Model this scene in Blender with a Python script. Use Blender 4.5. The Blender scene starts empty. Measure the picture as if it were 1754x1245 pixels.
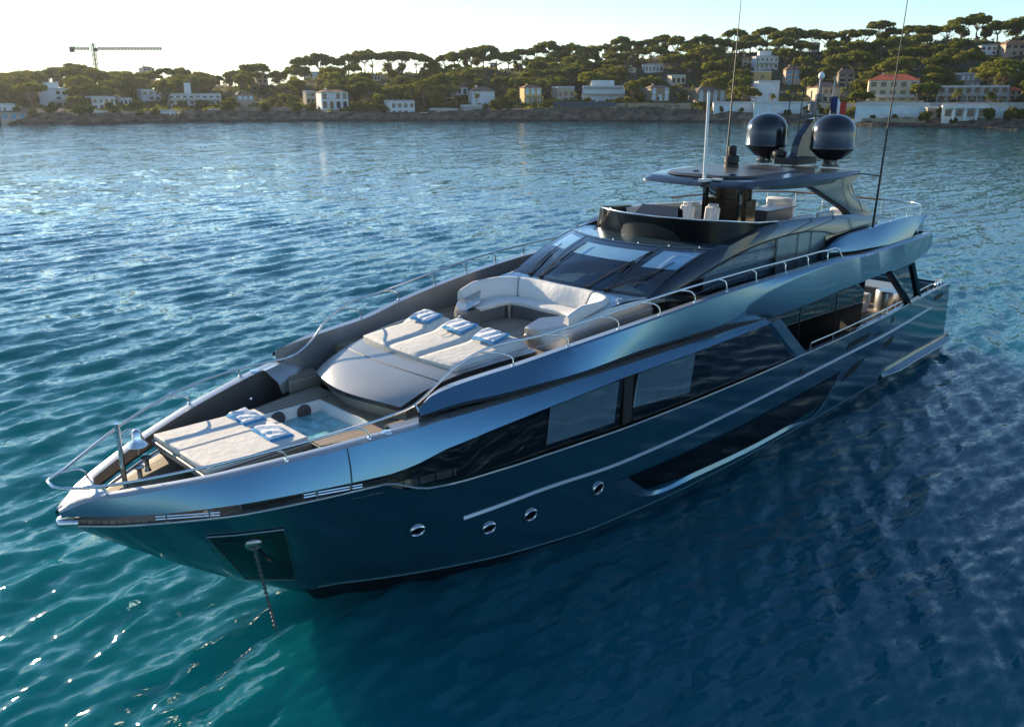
import bpy, math, random
import numpy as np
from mathutils import Vector, Matrix

SC = bpy.context.scene
COL = SC.collection
RAD = math.radians

# ------------------------------------------------------------------ camera
# x runs forward along the yacht, y to its port side, z up from the waterline
CAM = Vector((45.2512, 15.1527, 10.6))
YAW, PITCH = 3.943037, 0.307825
fwd = Vector((math.cos(YAW)*math.cos(PITCH), math.sin(YAW)*math.cos(PITCH), -math.sin(PITCH)))
rgt = fwd.cross(Vector((0, 0, 1))).normalized()
upv = rgt.cross(fwd)
cam_data = bpy.data.cameras.new("camera")
cam = bpy.data.objects.new("camera", cam_data)
COL.objects.link(cam)
cam.matrix_world = Matrix(((rgt.x, upv.x, -fwd.x, CAM.x), (rgt.y, upv.y, -fwd.y, CAM.y),
                           (rgt.z, upv.z, -fwd.z, CAM.z), (0, 0, 0, 1)))
cam_data.sensor_width = 36.0
cam_data.lens = 36.0*1452/1754
cam_data.clip_start = 0.5
cam_data.clip_end = 9000
SC.camera = cam

# ------------------------------------------------------------------ daylight
SUN_EL, SUN_AZ = RAD(14.5), RAD(-91.0)        # azimuth of the sun, measured from +x
SKY_STRENGTH, SUN_STRENGTH, EXPOSURE = 0.11, 5.0, 1.12
world = bpy.data.worlds.new("World")
SC.world = world
world.use_nodes = True
wn = world.node_tree
wn.nodes.clear()
sky = wn.nodes.new("ShaderNodeTexSky")
sky.sky_type = 'NISHITA'
sky.sun_disc = False
sky.sun_elevation = SUN_EL
sky.sun_rotation = math.pi/2 - SUN_AZ          # sky texture measures from +y, clockwise
sky.air_density = 1.0
sky.dust_density = 0.0
sky.ozone_density = 3.6
bg = wn.nodes.new("ShaderNodeBackground")
bg.inputs['Strength'].default_value = SKY_STRENGTH
wo = wn.nodes.new("ShaderNodeOutputWorld")
wn.links.new(sky.outputs[0], bg.inputs[0])
wn.links.new(bg.outputs[0], wo.inputs[0])
sun_data = bpy.data.lights.new("sun", 'SUN')
sun_data.energy = SUN_STRENGTH
sun_data.angle = RAD(0.53)
sun_data.color = (1.0, 0.82, 0.58)
sun = bpy.data.objects.new("sun", sun_data)
COL.objects.link(sun)
sdir = Vector((math.cos(SUN_AZ)*math.cos(SUN_EL), math.sin(SUN_AZ)*math.cos(SUN_EL), math.sin(SUN_EL)))
sun.rotation_euler = sdir.to_track_quat('Z', 'Y').to_euler()
sun.location = (20, -60, 40)
SC.view_settings.view_transform = 'Standard'
SC.view_settings.look = 'None'
SC.view_settings.exposure = EXPOSURE
SC.view_settings.gamma = 1.0
SC.cycles.max_bounces = 8
SC.cycles.transparent_max_bounces = 24
SC.cycles.volume_bounces = 0
SC.cycles.sample_clamp_indirect = 6.0
SC.cycles.caustics_reflective = False
SC.cycles.caustics_refractive = False

# ------------------------------------------------------------------ helpers
def lin(r, g, b):
    f = lambda c: c/12.92 if c <= 0.04045 else ((c+0.055)/1.055)**2.4
    return (f(r/255), f(g/255), f(b/255), 1)

MATS = {}
def mat(name, col=(0.5, 0.5, 0.5), rough=0.5, metal=0.0, noise=0.0, nscale=4.0, bump=0.0, bscale=30.0,
        coat=0.0, spec=0.5, stretch=(1, 1, 1), col2=None):
    if name in MATS:
        return MATS[name]
    m = bpy.data.materials.new(name)
    m.use_nodes = True
    nt = m.node_tree
    b = nt.nodes["Principled BSDF"]
    b.inputs['Base Color'].default_value = (*col[:3], 1)
    b.inputs['Roughness'].default_value = rough
    b.inputs['Metallic'].default_value = metal
    b.inputs['Coat Weight'].default_value = coat
    b.inputs['Coat Roughness'].default_value = 0.05
    b.inputs['Specular IOR Level'].default_value = spec
    tc = nt.nodes.new("ShaderNodeTexCoord")
    mp = nt.nodes.new("ShaderNodeMapping")
    mp.inputs['Scale'].default_value = stretch
    nt.links.new(tc.outputs['Object'], mp.inputs[0])
    if noise > 0 or col2:
        n = nt.nodes.new("ShaderNodeTexNoise")
        n.inputs['Scale'].default_value = nscale
        n.inputs['Detail'].default_value = 6
        nt.links.new(mp.outputs[0], n.inputs['Vector'])
        r = nt.nodes.new("ShaderNodeMapRange")
        r.inputs[1].default_value, r.inputs[2].default_value = 0.32, 0.68
        nt.links.new(n.outputs[0], r.inputs[0])
        x = nt.nodes.new("ShaderNodeMix")
        x.data_type = 'RGBA'
        lo = [c*(1-noise) for c in col[:3]]
        hi = [min(1, c*(1+noise)) for c in (col2 or col)[:3]]
        x.inputs[6].default_value = (*lo, 1)
        x.inputs[7].default_value = (*hi, 1)
        nt.links.new(r.outputs[0], x.inputs[0])
        nt.links.new(x.outputs[2], b.inputs['Base Color'])
    if bump > 0:
        n = nt.nodes.new("ShaderNodeTexNoise")
        n.inputs['Scale'].default_value = bscale
        n.inputs['Detail'].default_value = 4
        nt.links.new(mp.outputs[0], n.inputs['Vector'])
        u = nt.nodes.new("ShaderNodeBump")
        u.inputs['Strength'].default_value = bump
        u.inputs['Distance'].default_value = 0.02
        nt.links.new(n.outputs[0], u.inputs['Height'])
        nt.links.new(u.outputs[0], b.inputs['Normal'])
    MATS[name] = m
    return m

def glass_mat(name, tint, rough=0.02, clear=0.5):
    """tinted pane: a mirror-like coat over a see-through tint"""
    if name in MATS:
        return MATS[name]
    m = bpy.data.materials.new(name)
    m.use_nodes = True
    nt = m.node_tree
    out = nt.nodes["Material Output"]
    nt.nodes.remove(nt.nodes["Principled BSDF"])
    tr = nt.nodes.new("ShaderNodeBsdfTransparent")
    tr.inputs[0].default_value = (*[c*clear for c in tint], 1)
    gl = nt.nodes.new("ShaderNodeBsdfGlossy")
    gl.inputs['Roughness'].default_value = rough
    gl.inputs[0].default_value = (0.95, 0.97, 1, 1)
    lw = nt.nodes.new("ShaderNodeLayerWeight")
    lw.inputs[0].default_value = 0.5
    pw = nt.nodes.new("ShaderNodeMath"); pw.operation = 'POWER'; pw.inputs[1].default_value = 3.6
    nt.links.new(lw.outputs['Facing'], pw.inputs[0])
    fr = nt.nodes.new("ShaderNodeMapRange")
    fr.inputs[3].default_value, fr.inputs[4].default_value = 0.06, 1.0
    nt.links.new(pw.outputs[0], fr.inputs[0])
    mx = nt.nodes.new("ShaderNodeMixShader")
    nt.links.new(fr.outputs[0], mx.inputs[0])
    nt.links.new(tr.outputs[0], mx.inputs[1])
    nt.links.new(gl.outputs[0], mx.inputs[2])
    nt.links.new(mx.outputs[0], out.inputs[0])
    MATS[name] = m
    return m

def crom(pts, n, closed=False):
    """points -> n points on a Catmull-Rom curve, spread evenly by length"""
    P = np.array(pts, float)
    if closed:
        Q = np.vstack([P[-1], P, P[0], P[1]])
    else:
        Q = np.vstack([2*P[0]-P[1], P, 2*P[-1]-P[-2]])
    out = []
    m = len(Q)-3
    for i in range(m):
        p0, p1, p2, p3 = Q[i:i+4]
        # centripetal-like tangents, kept short so the curve does not overshoot
        d01, d12, d23 = [max(1e-6, np.linalg.norm(b-a)) for a, b in ((p0, p1), (p1, p2), (p2, p3))]
        t1 = ((p1-p0)/d01*d12/(d01+d12) + (p2-p1)/d12*d01/(d01+d12))*d12
        t2 = ((p2-p1)/d12*d23/(d12+d23) + (p3-p2)/d23*d12/(d12+d23))*d12
        for k in range(16):
            t = k/16
            out.append((2*t**3-3*t**2+1)*p1+(t**3-2*t**2+t)*t1+(-2*t**3+3*t**2)*p2+(t**3-t**2)*t2)
    if not closed:
        out.append(Q[-2])
    else:
        out.append(out[0])
    out = np.array(out)
    L = np.concatenate([[0], np.cumsum(np.linalg.norm(np.diff(out, axis=0), axis=1))])
    if closed:
        s = np.linspace(0, L[-1], n, endpoint=False)
    else:
        s = np.linspace(0, L[-1], n)
    return np.stack([np.interp(s, L, out[:, k]) for k in range(P.shape[1])], 1)

def table(*pairs):
    t = sorted(pairs)
    xs, ys = [a for a, b in t], [b for a, b in t]
    return lambda x: float(np.interp(x, xs, ys))

def smooth_table(*pairs):
    """like table but rounded: averages over a short window"""
    f = table(*pairs)
    return lambda x: (f(x-.5)+f(x-.25)+f(x)+f(x+.25)+f(x+.5))/5

def bezel(n=12):
    return [(math.cos(2*math.pi*k/n), math.sin(2*math.pi*k/n)) for k in range(n)]

class MB:
    """collects shapes into one mesh"""
    def __init__(self):
        self.v, self.f, self.m = [], [], []
        self.mi = 0
    def add(self, vs, fs):
        o = len(self.v)
        self.v += [tuple(float(c) for c in p) for p in vs]
        self.f += [tuple(o+i for i in f) for f in fs]
        self.m += [self.mi]*len(fs)
        return self
    def loft(self, rows, closed=False, cap=False, flip=False):
        rows = [list(r) for r in rows]
        n = len(rows[0])
        vs = [p for r in rows for p in r]
        fs = []
        for i in range(len(rows)-1):
            for j in range(n if closed else n-1):
                a, b = i*n+j, i*n+(j+1) % n
                q = (a, b, b+n, a+n)
                fs.append(q[::-1] if flip else q)
        if cap:
            fs.append(tuple(range(n))[::-1])
            fs.append(tuple(range((len(rows)-1)*n, len(rows)*n)))
        return self.add(vs, fs)
    def both(self, rows, **k):
        """a loft and its mirror image across the centreline"""
        self.loft(rows, **k)
        k['flip'] = not k.get('flip', False)
        return self.loft([[(p[0], -p[1], p[2]) for p in r] for r in rows], **k)
    def box(self, c, s, rz=0.0, taper=1.0, ry=0.0):
        x, y, z = [q/2 for q in s]
        pts = []
        for sz in (-1, 1):
            t = taper if sz > 0 else 1
            for sx, sy in ((-1, -1), (1, -1), (1, 1), (-1, 1)):
                pts.append(Vector((sx*x*t, sy*y*t, sz*z)))
        R = Matrix.Rotation(rz, 3, 'Z') @ Matrix.Rotation(ry, 3, 'Y')
        pts = [R @ p + Vector(c) for p in pts]
        return self.add(pts, [(3, 2, 1, 0), (4, 5, 6, 7), (0, 1, 5, 4), (1, 2, 6, 5), (2, 3, 7, 6), (3, 0, 4, 7)])
    def tube(self, path, r, n=8, cap=True, r2=None):
        P = [Vector(p) for p in path]
        rows = []
        up = Vector((0, 0, 1))
        for i, p in enumerate(P):
            d = (P[min(i+1, len(P)-1)]-P[max(i-1, 0)]).normalized()
            a = d.cross(up)
            if a.length < 0.05:
                a = d.cross(Vector((0, 1, 0)))
            a.normalize()
            b = a.cross(d)
            rr = r if r2 is None else r+(r2-r)*i/(len(P)-1)
            rows.append([p+a*rr*c+b*rr*s for c, s in bezel(n)])
        return self.loft(rows, closed=True, cap=cap, flip=True)
    def prism(self, poly, z0, z1, inset=0.0):
        """polygon in plan, extruded upward; inset shrinks the top"""
        n = len(poly)
        cx = sum(p[0] for p in poly)/n
        cy = sum(p[1] for p in poly)/n
        zz0 = z0 if callable(z0) else (lambda x, y: z0)
        zz1 = z1 if callable(z1) else (lambda x, y: z1)
        lo = [(x, y, zz0(x, y)) for x, y in poly]
        hi = []
        for x, y in poly:
            d = math.hypot(x-cx, y-cy) or 1
            k = 1-inset/d
            hi.append((cx+(x-cx)*k, cy+(y-cy)*k, zz1(x, y)))
        fs = [(i, (i+1) % n, n+(i+1) % n, n+i) for i in range(n)]
        fs += [tuple(range(n))[::-1], tuple(range(n, 2*n))]
        return self.add(lo+hi, fs)
    def lathe(self, prof, c, n=24, axis='Z'):
        rows = []
        for r, h in prof:
            row = []
            for k, (a, b) in enumerate(bezel(n)):
                if axis == 'Z':
                    p = (c[0]+r*a, c[1]+r*b, c[2]+h)
                elif axis == 'X':
                    p = (c[0]+h, c[1]+r*a, c[2]+r*b)
                else:
                    p = (c[0]+r*b, c[1]+h, c[2]+r*a)
                row.append(p)
            rows.append(row)
        return self.loft(rows, closed=True, cap=True)
    def build(self, name, m, parent=None, smooth=None, bevel=0.0, loc=None):
        me = bpy.data.meshes.new(name)
        me.from_pydata(self.v, [], self.f)
        ms = m if isinstance(m, (list, tuple)) else [m]
        for q in ms:
            me.materials.append(q)
        if len(ms) > 1:
            me.polygons.foreach_set('material_index', self.m)
        o = bpy.data.objects.new(name, me)
        COL.objects.link(o)
        if smooth is not None:
            me.polygons.foreach_set('use_smooth', [True]*len(me.polygons))
            me.set_sharp_from_angle(angle=RAD(smooth))
        if bevel > 0:
            b = o.modifiers.new("bevel", 'BEVEL')
            b.width = bevel
            b.segments = 2
            b.limit_method = 'ANGLE'
            b.angle_limit = RAD(40)
            b.harden_normals = False
        if parent:
            o.parent = parent
            if parent.get('frame'):              # children of this thing are drawn in scene coordinates
                o.matrix_parent_inverse = Matrix.Translation(-parent.location)
        if loc:
            o.location = loc
        me.update()
        return o

def tag(o, label=None, cat=None, group=None, kind=None):
    if label: o['label'] = label
    if cat: o['category'] = cat
    if group: o['group'] = group
    if kind: o['kind'] = kind
    return o

def empty(name, loc, rz=0.0):
    e = bpy.data.objects.new(name, None)
    e.empty_display_size = 0.3
    e.location = loc
    e.rotation_euler = (0, 0, rz)
    COL.objects.link(e)
    return e

# ------------------------------------------------------------------ the sea
WAVE = 1.0
def sea_material():
    m = bpy.data.materials.new("sea_water")
    m.use_nodes = True
    nt = m.node_tree
    b = nt.nodes["Principled BSDF"]
    b.inputs['Roughness'].default_value = 0.03
    b.inputs['IOR'].default_value = 1.333
    # light spreads sideways in the water before it comes back out
    b.subsurface_method = 'BURLEY'
    b.inputs['Subsurface Weight'].default_value = 0.85
    b.inputs['Subsurface Radius'].default_value = (0.3, 1.0, 0.9)
    b.inputs['Subsurface Scale'].default_value = 3.5
    geo = nt.nodes.new("ShaderNodeNewGeometry")
    n0 = nt.nodes.new("ShaderNodeTexNoise")
    n0.inputs['Scale'].default_value = 0.035
    n0.inputs['Detail'].default_value = 3
    nt.links.new(geo.outputs['Position'], n0.inputs['Vector'])
    rp = nt.nodes.new("ShaderNodeValToRGB")
    rp.color_ramp.elements[0].position, rp.color_ramp.elements[1].position = 0.35, 0.68
    rp.color_ramp.elements[0].color = (0.0018, 0.076, 0.112, 1)
    rp.color_ramp.elements[1].color = (0.0026, 0.122, 0.142, 1)
    nt.links.new(n0.outputs[0], rp.inputs[0])
    nt.links.new(rp.outputs[0], b.inputs['Base Color'])
    # ripples: tilt the surface by noise gradients, the same at every distance
    acc = None
    for sc, sx, kx, ky in ((0.6, 3.0, 0.13, 0.42), (2.3, 2.4, 0.20, 0.54), (5.5, 1.9, 0.30, 0.54), (17.0, 1.6, 0.22, 0.34)):
        mp = nt.nodes.new("ShaderNodeMapping")
        mp.inputs['Scale'].default_value = (1/sx, 1, 1)
        mp.inputs['Rotation'].default_value = (0, 0, 0.12)
        nt.links.new(geo.outputs['Position'], mp.inputs[0])
        n = nt.nodes.new("ShaderNodeTexNoise")
        n.inputs['Scale'].default_value = sc
        n.inputs['Detail'].default_value = 3
        n.inputs['Distortion'].default_value = 0.4
        nt.links.new(mp.outputs[0], n.inputs['Vector'])
        su = nt.nodes.new("ShaderNodeVectorMath"); su.operation = 'SUBTRACT'; su.inputs[1].default_value = (.5, .5, .5)
        nt.links.new(n.outputs['Color'], su.inputs[0])
        ml = nt.nodes.new("ShaderNodeVectorMath"); ml.operation = 'MULTIPLY'; ml.inputs[1].default_value = (kx*WAVE, ky*WAVE, 0)
        nt.links.new(su.outputs[0], ml.inputs[0])
        if acc is None:
            acc = ml
        else:
            ad = nt.nodes.new("ShaderNodeVectorMath"); ad.operation = 'ADD'
            nt.links.new(acc.outputs[0], ad.inputs[0]); nt.links.new(ml.outputs[0], ad.inputs[1])
            acc = ad
    # calmer patches and cat's-paws
    pn = nt.nodes.new("ShaderNodeTexNoise"); pn.inputs['Scale'].default_value = 0.045; pn.inputs['Detail'].default_value = 3
    nt.links.new(geo.outputs['Position'], pn.inputs['Vector'])
    pr = nt.nodes.new("ShaderNodeMapRange"); pr.inputs[1].default_value, pr.inputs[2].default_value = .3, .7
    pr.inputs[3].default_value, pr.inputs[4].default_value = .65, 1.25
    nt.links.new(pn.outputs[0], pr.inputs[0])
    sc_ = nt.nodes.new("ShaderNodeVectorMath"); sc_.operation = 'SCALE'
    nt.links.new(acc.outputs[0], sc_.inputs[0]); nt.links.new(pr.outputs[0], sc_.inputs['Scale'])
    ad = nt.nodes.new("ShaderNodeVectorMath"); ad.operation = 'ADD'
    nt.links.new(sc_.outputs[0], ad.inputs[0]); nt.links.new(geo.outputs['Normal'], ad.inputs[1])
    nm = nt.nodes.new("ShaderNodeVectorMath"); nm.operation = 'NORMALIZE'
    nt.links.new(ad.outputs[0], nm.inputs[0]); nt.links.new(nm.outputs[0], b.inputs['Normal'])
    return m

def build_sea():
    rng = np.random.default_rng(5)
    # rings round the point under the camera, close together near it
    r = [3.0]
    while r[-1] < 420:
        r.append(r[-1] + min(6.0, max(0.07, 0.0062*r[-1])))
    r += [600, 900, 1500, 3000, 6000]
    r = np.array(r)
    a0 = YAW
    fine = np.linspace(-0.75, 0.75, 860)
    coarse = np.linspace(0.75, 2*math.pi-0.75, 90)[1:-1]
    ang = np.concatenate([fine, coarse]) + a0
    nr, na = len(r), len(ang)
    R, A = np.meshgrid(r, ang, indexing='ij')
    X = CAM.x + R*np.cos(A)
    Y = CAM.y + R*np.sin(A)
    dr = np.gradient(r)[:, None]*np.ones((1, na))
    Z = np.zeros_like(X)
    # calmer water in the lee on the port side of the hull
    lee = 1 - 0.62/(1+np.exp(-(Y-2.5)/1.5))*np.exp(-np.maximum(0, Y-6)/26.0)*(1/(1+np.exp(-(X-6)/2.5)))*(1/(1+np.exp((X-40)/1.5)))
    for k in range(130):
        lam = float(np.exp(rng.uniform(math.log(0.32), math.log(3.0))))
        th = math.pi/2 + rng.normal(0.10, 0.34 if lam < 3 else 0.2)
        kk = 2*math.pi/lam
        amp = 0.0054*lam**0.8*rng.uniform(0.6, 1.3)*(1.0 if lam < 2.4 else 0.6)
        fade = np.clip(lam/(3.0*dr)-0.6, 0, 1)
        ph = kk*(X*math.cos(th)+Y*math.sin(th)) + rng.uniform(0, 6.28)
        s = np.sin(ph)
        Z += amp*fade*(s + 0.28*(s*s-0.5))*(1.35 if lam < 1.5 else 1)*(lee if lam > 1.3 else 0.35+0.65*lee)
    vs = np.stack([X, Y, Z], -1).reshape(-1, 3)
    i, j = np.meshgrid(np.arange(nr-1), np.arange(na), indexing='ij')
    j2 = (j+1) % na
    q = np.stack([i*na+j, (i+1)*na+j, (i+1)*na+j2, i*na+j2], -1).reshape(-1, 4)
    vs = np.vstack([vs, [[CAM.x, CAM.y, 0]]])
    me = bpy.data.meshes.new("sea")
    me.vertices.add(len(vs))
    me.vertices.foreach_set('co', vs.ravel())
    tri = np.stack([np.full(na, len(vs)-1), np.arange(na), (np.arange(na)+1) % na], -1)
    me.loops.add(q.size+tri.size)
    me.loops.foreach_set('vertex_index', np.concatenate([q.ravel(), tri.ravel()]))
    me.polygons.add(len(q)+len(tri))
    st = np.concatenate([np.arange(len(q))*4, len(q)*4+np.arange(len(tri))*3])
    me.polygons.foreach_set('loop_start', st)
    me.polygons.foreach_set('use_smooth', np.ones(len(st), bool))
    me.update(calc_edges=True)
    me.materials.append(sea_material())
    o = bpy.data.objects.new("sea", me)
    COL.objects.link(o)
    tag(o, "rippled teal sea round the yacht, glittering towards the sun", "sea", kind='structure')
    return o
sea = build_sea()

# ------------------------------------------------------------------ yacht: materials
PAINT = mat("metallic_paint", (0.115, 0.238, 0.33), 0.25, 0.8, coat=0.5, noise=0.03, nscale=1.5)
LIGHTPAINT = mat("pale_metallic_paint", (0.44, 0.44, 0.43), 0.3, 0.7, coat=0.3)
HULLPAINT = mat("hull_paint", (0.018, 0.092, 0.142), 0.13, 0.5, coat=0.6, noise=0.03, nscale=1.0)
DARK = mat("dark_metallic_paint", (0.022, 0.030, 0.042), 0.25, 0.3, coat=0.4)
SIDEPAINT = mat("slate_metallic_paint", (0.075, 0.115, 0.15), 0.24, 0.7, coat=0.4)
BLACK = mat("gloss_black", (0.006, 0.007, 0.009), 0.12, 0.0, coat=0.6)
MATTBLACK = mat("matt_black", (0.012, 0.012, 0.013), 0.55)
STEEL = mat("polished_steel", (0.72, 0.72, 0.71), 0.14, 1.0)
BRUSHED = mat("brushed_steel", (0.45, 0.44, 0.42), 0.3, 1.0)
MIRROR = mat("dark_mirror_steel", (0.10, 0.13, 0.14), 0.08, 1.0)
CREAM = mat("cream_cushion", (0.68, 0.64, 0.57), 0.8, 0, noise=0.05, nscale=2, bump=0.7, bscale=6)
IVORY = mat("ivory_leather", (0.74, 0.71, 0.66), 0.55, 0, noise=0.03, nscale=3, bump=0.6, bscale=5)
GREYLAM = mat("satin_grey_panel", (0.42, 0.41, 0.38), 0.3, 0.55, noise=0.04, nscale=1.5)
INNER = mat("bulwark_lining", (0.19, 0.195, 0.20), 0.45, 0.4, noise=0.06, nscale=2)
CHAMP = mat("champagne_lining", (0.36, 0.34, 0.29), 0.35, 0.5)
WHITE = mat("white_gelcoat", (0.78, 0.78, 0.76), 0.3)
SKYPATCH = mat("sky_patch_pale", (0.80, 0.88, 0.92), 0.8, 0, noise=0.06, nscale=3)  # pale tone of sky reflected in the windscreen
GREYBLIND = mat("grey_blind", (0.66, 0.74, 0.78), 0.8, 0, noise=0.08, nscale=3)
TOWEL = mat("terry_towel", (0.78, 0.80, 0.82), 0.95, 0, bump=0.6, bscale=70)
TOWELBLUE = mat("blue_towel_stripe", (0.07, 0.34, 0.62), 0.95, 0, bump=0.6, bscale=70)
GLASS = glass_mat("smoked_glass", (0.28, 0.36, 0.42), 0.015, 0.2)
SCREEN = glass_mat("windscreen_glass", (0.62, 0.82, 0.92), 0.02, 0.9)
PANE = glass_mat("saloon_glass", (0.50, 0.60, 0.66), 0.015, 0.75)
BOARDS = None

def teak_material():
    m = bpy.data.materials.new("teak_planks")
    m.use_nodes = True
    nt = m.node_tree
    b = nt.nodes["Principled BSDF"]
    b.inputs['Roughness'].default_value = 0.6
    tc = nt.nodes.new("ShaderNodeTexCoord")
    sp = nt.nodes.new("ShaderNodeSeparateXYZ")
    nt.links.new(tc.outputs['Object'], sp.inputs[0])
    mu = nt.nodes.new("ShaderNodeMath"); mu.operation = 'MULTIPLY'; mu.inputs[1].default_value = 1/0.085
    nt.links.new(sp.outputs[1], mu.inputs[0])
    fr = nt.nodes.new("ShaderNodeMath"); fr.operation = 'FRACT'
    nt.links.new(mu.outputs[0], fr.inputs[0])
    lt = nt.nodes.new("ShaderNodeMath"); lt.operation = 'LESS_THAN'; lt.inputs[1].default_value = 0.13
    nt.links.new(fr.outputs[0], lt.inputs[0])
    fl = nt.nodes.new("ShaderNodeMath"); fl.operation = 'FLOOR'
    nt.links.new(mu.outputs[0], fl.inputs[0])
    wn_ = nt.nodes.new("ShaderNodeTexWhiteNoise"); wn_.noise_dimensions = '1D'
    nt.links.new(fl.outputs[0], wn_.inputs['W'])
    mp = nt.nodes.new("ShaderNodeMapping"); mp.inputs['Scale'].default_value = (1.5, 22, 4)
    nt.links.new(tc.outputs['Object'], mp.inputs[0])
    n = nt.nodes.new("ShaderNodeTexNoise"); n.inputs['Scale'].default_value = 2.5; n.inputs['Detail'].default_value = 6
    nt.links.new(mp.outputs[0], n.inputs['Vector'])
    ad = nt.nodes.new("ShaderNodeMath"); ad.operation = 'MULTIPLY_ADD'
    nt.links.new(wn_.outputs[0], ad.inputs[0]); ad.inputs[1].default_value = 0.45
    nt.links.new(n.outputs[0], ad.inputs[2])
    rp = nt.nodes.new("ShaderNodeValToRGB")
    rp.color_ramp.elements[0].position, rp.color_ramp.elements[1].position = 0.35, 0.95
    rp.color_ramp.elements[0].color = (0.20, 0.15, 0.10, 1)
    rp.color_ramp.elements[1].color = (0.36, 0.28, 0.20, 1)
    nt.links.new(ad.outputs[0], rp.inputs[0])
    mx = nt.nodes.new("ShaderNodeMix"); mx.data_type = 'RGBA'
    nt.links.new(lt.outputs[0], mx.inputs[0])
    nt.links.new(rp.outputs[0], mx.inputs[6])
    mx.inputs[7].default_value = (0.04, 0.035, 0.03, 1)
    nt.links.new(mx.outputs[2], b.inputs['Base Color'])
    return m
TEAK = teak_material()

# ------------------------------------------------------------------ yacht: lines of the hull
yacht = empty("motor_yacht", (24, 0, 0))
yacht['frame'] = True
tag(yacht, "long dark metallic motor yacht at anchor filling the middle of the bay", "yacht")

YB = smooth_table((42.5, -.62), (41.69, 0), (41.3, .44), (40.97, .64), (39.7, 1.5), (38.3, 2.15), (36.83, 2.68),
                  (35.4, 3.06), (33.3, 3.4), (31, 3.60), (28, 3.72), (25, 3.76), (22, 3.73), (20, 3.70), (16, 3.52),
                  (13.3, 3.31), (10.6, 3.1), (8, 3.0), (6, 2.95))
def YBp(x): return max(0.0, YB(x))
def YC(x): return YBp(x)+max(0, min(.22, .22*(41.69-x)/2.5))
def YD(x): return max(0.0, YC(x)-(.02 if x > 35 else .02+.1*min(1, (35-x)/2)))
YW = smooth_table((37.15, 0), (36.25, .61), (35.1, 1.28), (34.0, 1.85), (33.1, 2.25), (31, 2.85), (27.6, 3.18),
                  (24, 3.22), (18.5, 3.12), (10, 2.85), (5, 2.7))
ZD = table((41.7, 3.36), (40.9, 3.33), (39.3, 3.38), (38.4, 3.43), (36.65, 3.51), (36.35, 3.37), (36, 3.22), (35.4, 3.18),
           (34, 3.16), (30, 3.14), (22, 3.19), (8, 3.2))
Z0 = table((41.72, 3.42), (41.25, 3.07), (40.79, 2.68), (39.79, 1.86), (38.65, .99), (38.28, .73), (37.15, 0), (35.8, -1.0))
def hully(x, z):
    """half breadth of the topsides below the upper knuckle"""
    zd = ZD(x)
    zs = max(0.0, Z0(x)) if x > 37.15 else 0.0
    yw = max(0.0, YW(x)) if x < 37.15 else 0.0
    if z < 0:
        return max(0.0, yw*(1+0.28*z)) if x < 37.15 else 0.0
    t = min(1.0, max(0.0, (z-zs)/max(1e-4, zd-zs)))
    return yw+(YD(x)-yw)*t**0.75
def xstern(z): return 7.35+max(0, z)/3.2*1.25
XBOW = 41.69

# topsides
rows = []
nx = 120
for k in range(17):
    t = k/16
    row = []
    for i in range(nx+1):
        s = i/nx
        s = 1-(1-s)**1.35
        xb = 7.35+(XBOW-7.35)*s
        z0 = max(-.9, Z0(xb)) if xb > 35.8 else -.9
        z = z0+(ZD(xb)-z0)*t
        x = xstern(z)+(xb-7.35)*(XBOW-xstern(z))/(XBOW-7.35)
        row.append((x, hully(x, z) if not (k == 0 and x > 37.15) else 0.0, z))
    rows.append(row)
b = MB().both(rows, flip=True)
st = [r[0] for r in rows]
b.loft([st, [(p[0], -p[1], p[2]) for p in st]])
hull = b.build("hull", HULLPAINT, yacht, smooth=35)

def on_hull(pts, off_):
    """(x, z) -> points lying off the port topsides by a little"""
    out = []
    for k, (x, z) in enumerate(pts):
        off = off_[k] if hasattr(off_, '__len__') else off_
        e = .05
        y = hully(x, z)
        ddx = (hully(x+e, z)-hully(x-e, z))/(2*e)
        ddz = (hully(x, z+e)-hully(x, z-e))/(2*e)
        nrm = Vector((-ddx, 1, -ddz)).normalized()
        out.append(Vector((x, y, z))+nrm*off)
    return out
def mirror(pts): return [(p[0], -p[1], p[2]) for p in pts]

# black boot top along the waterline and its thin bright line
b = MB()
for zz0, zz1, off in ((-.5, .30, .012),):
    lo, hi = [], []
    for i in range(80):
        x = 7.4+(37.3-7.4)*i/79
        lo.append((min(x, 36.5+.25), zz0)); hi.append((x, zz1+.06*max(0, (x-30)/7)))
    b.both([on_hull(lo, off), on_hull(hi, off)], flip=True)
b.build("boot_top", BLACK, yacht, smooth=40)
b = MB()
for sgn in (1, -1):
    P = on_hull([(7.5+(37.08-7.5)*i/70, .34+.05*max(0, (7.5+(37.08-7.5)*i/70-30)/7)) for i in range(71)], .012)
    b.tube([(p.x, p.y*sgn, p.z) for p in P], .010, 5)
b.build("boot_line", mat("pale_line", (.10, .24, .27), .4), yacht, smooth=60)

# polished edge above the lower topsides, its lit highlight put into a pale tube
knucklepts = [(41.6-i*(41.6-8.7)/150) for i in range(151)]
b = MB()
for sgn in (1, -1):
    b.tube([(x, sgn*(YD(x)+.012), ZD(x)+.004) for x in knucklepts], .022, 6)
b.build("knuckle_highlight", LIGHTPAINT, yacht, smooth=60)

# long raised strake
sx = crom([(34.75, 2.02), (33.0, 2.17), (30.4, 2.15), (26.7, 2.25), (24.4, 2.32), (20.4, 2.41), (13.7, 2.41), (10.3, 2.46)], 70)
b = MB()
for sgn in (1, -1):
    up_, mid, lo = on_hull(sx+np.array([0, .04]), .004), on_hull(sx, .06), on_hull(sx-np.array([0, .035]), .004)
    rr = [up_, mid, lo]
    if sgn < 0: rr = [mirror(q) for q in rr]
    b.loft(rr, flip=(sgn < 0))
b.build("strake", LIGHTPAINT, yacht, smooth=20)

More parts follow.
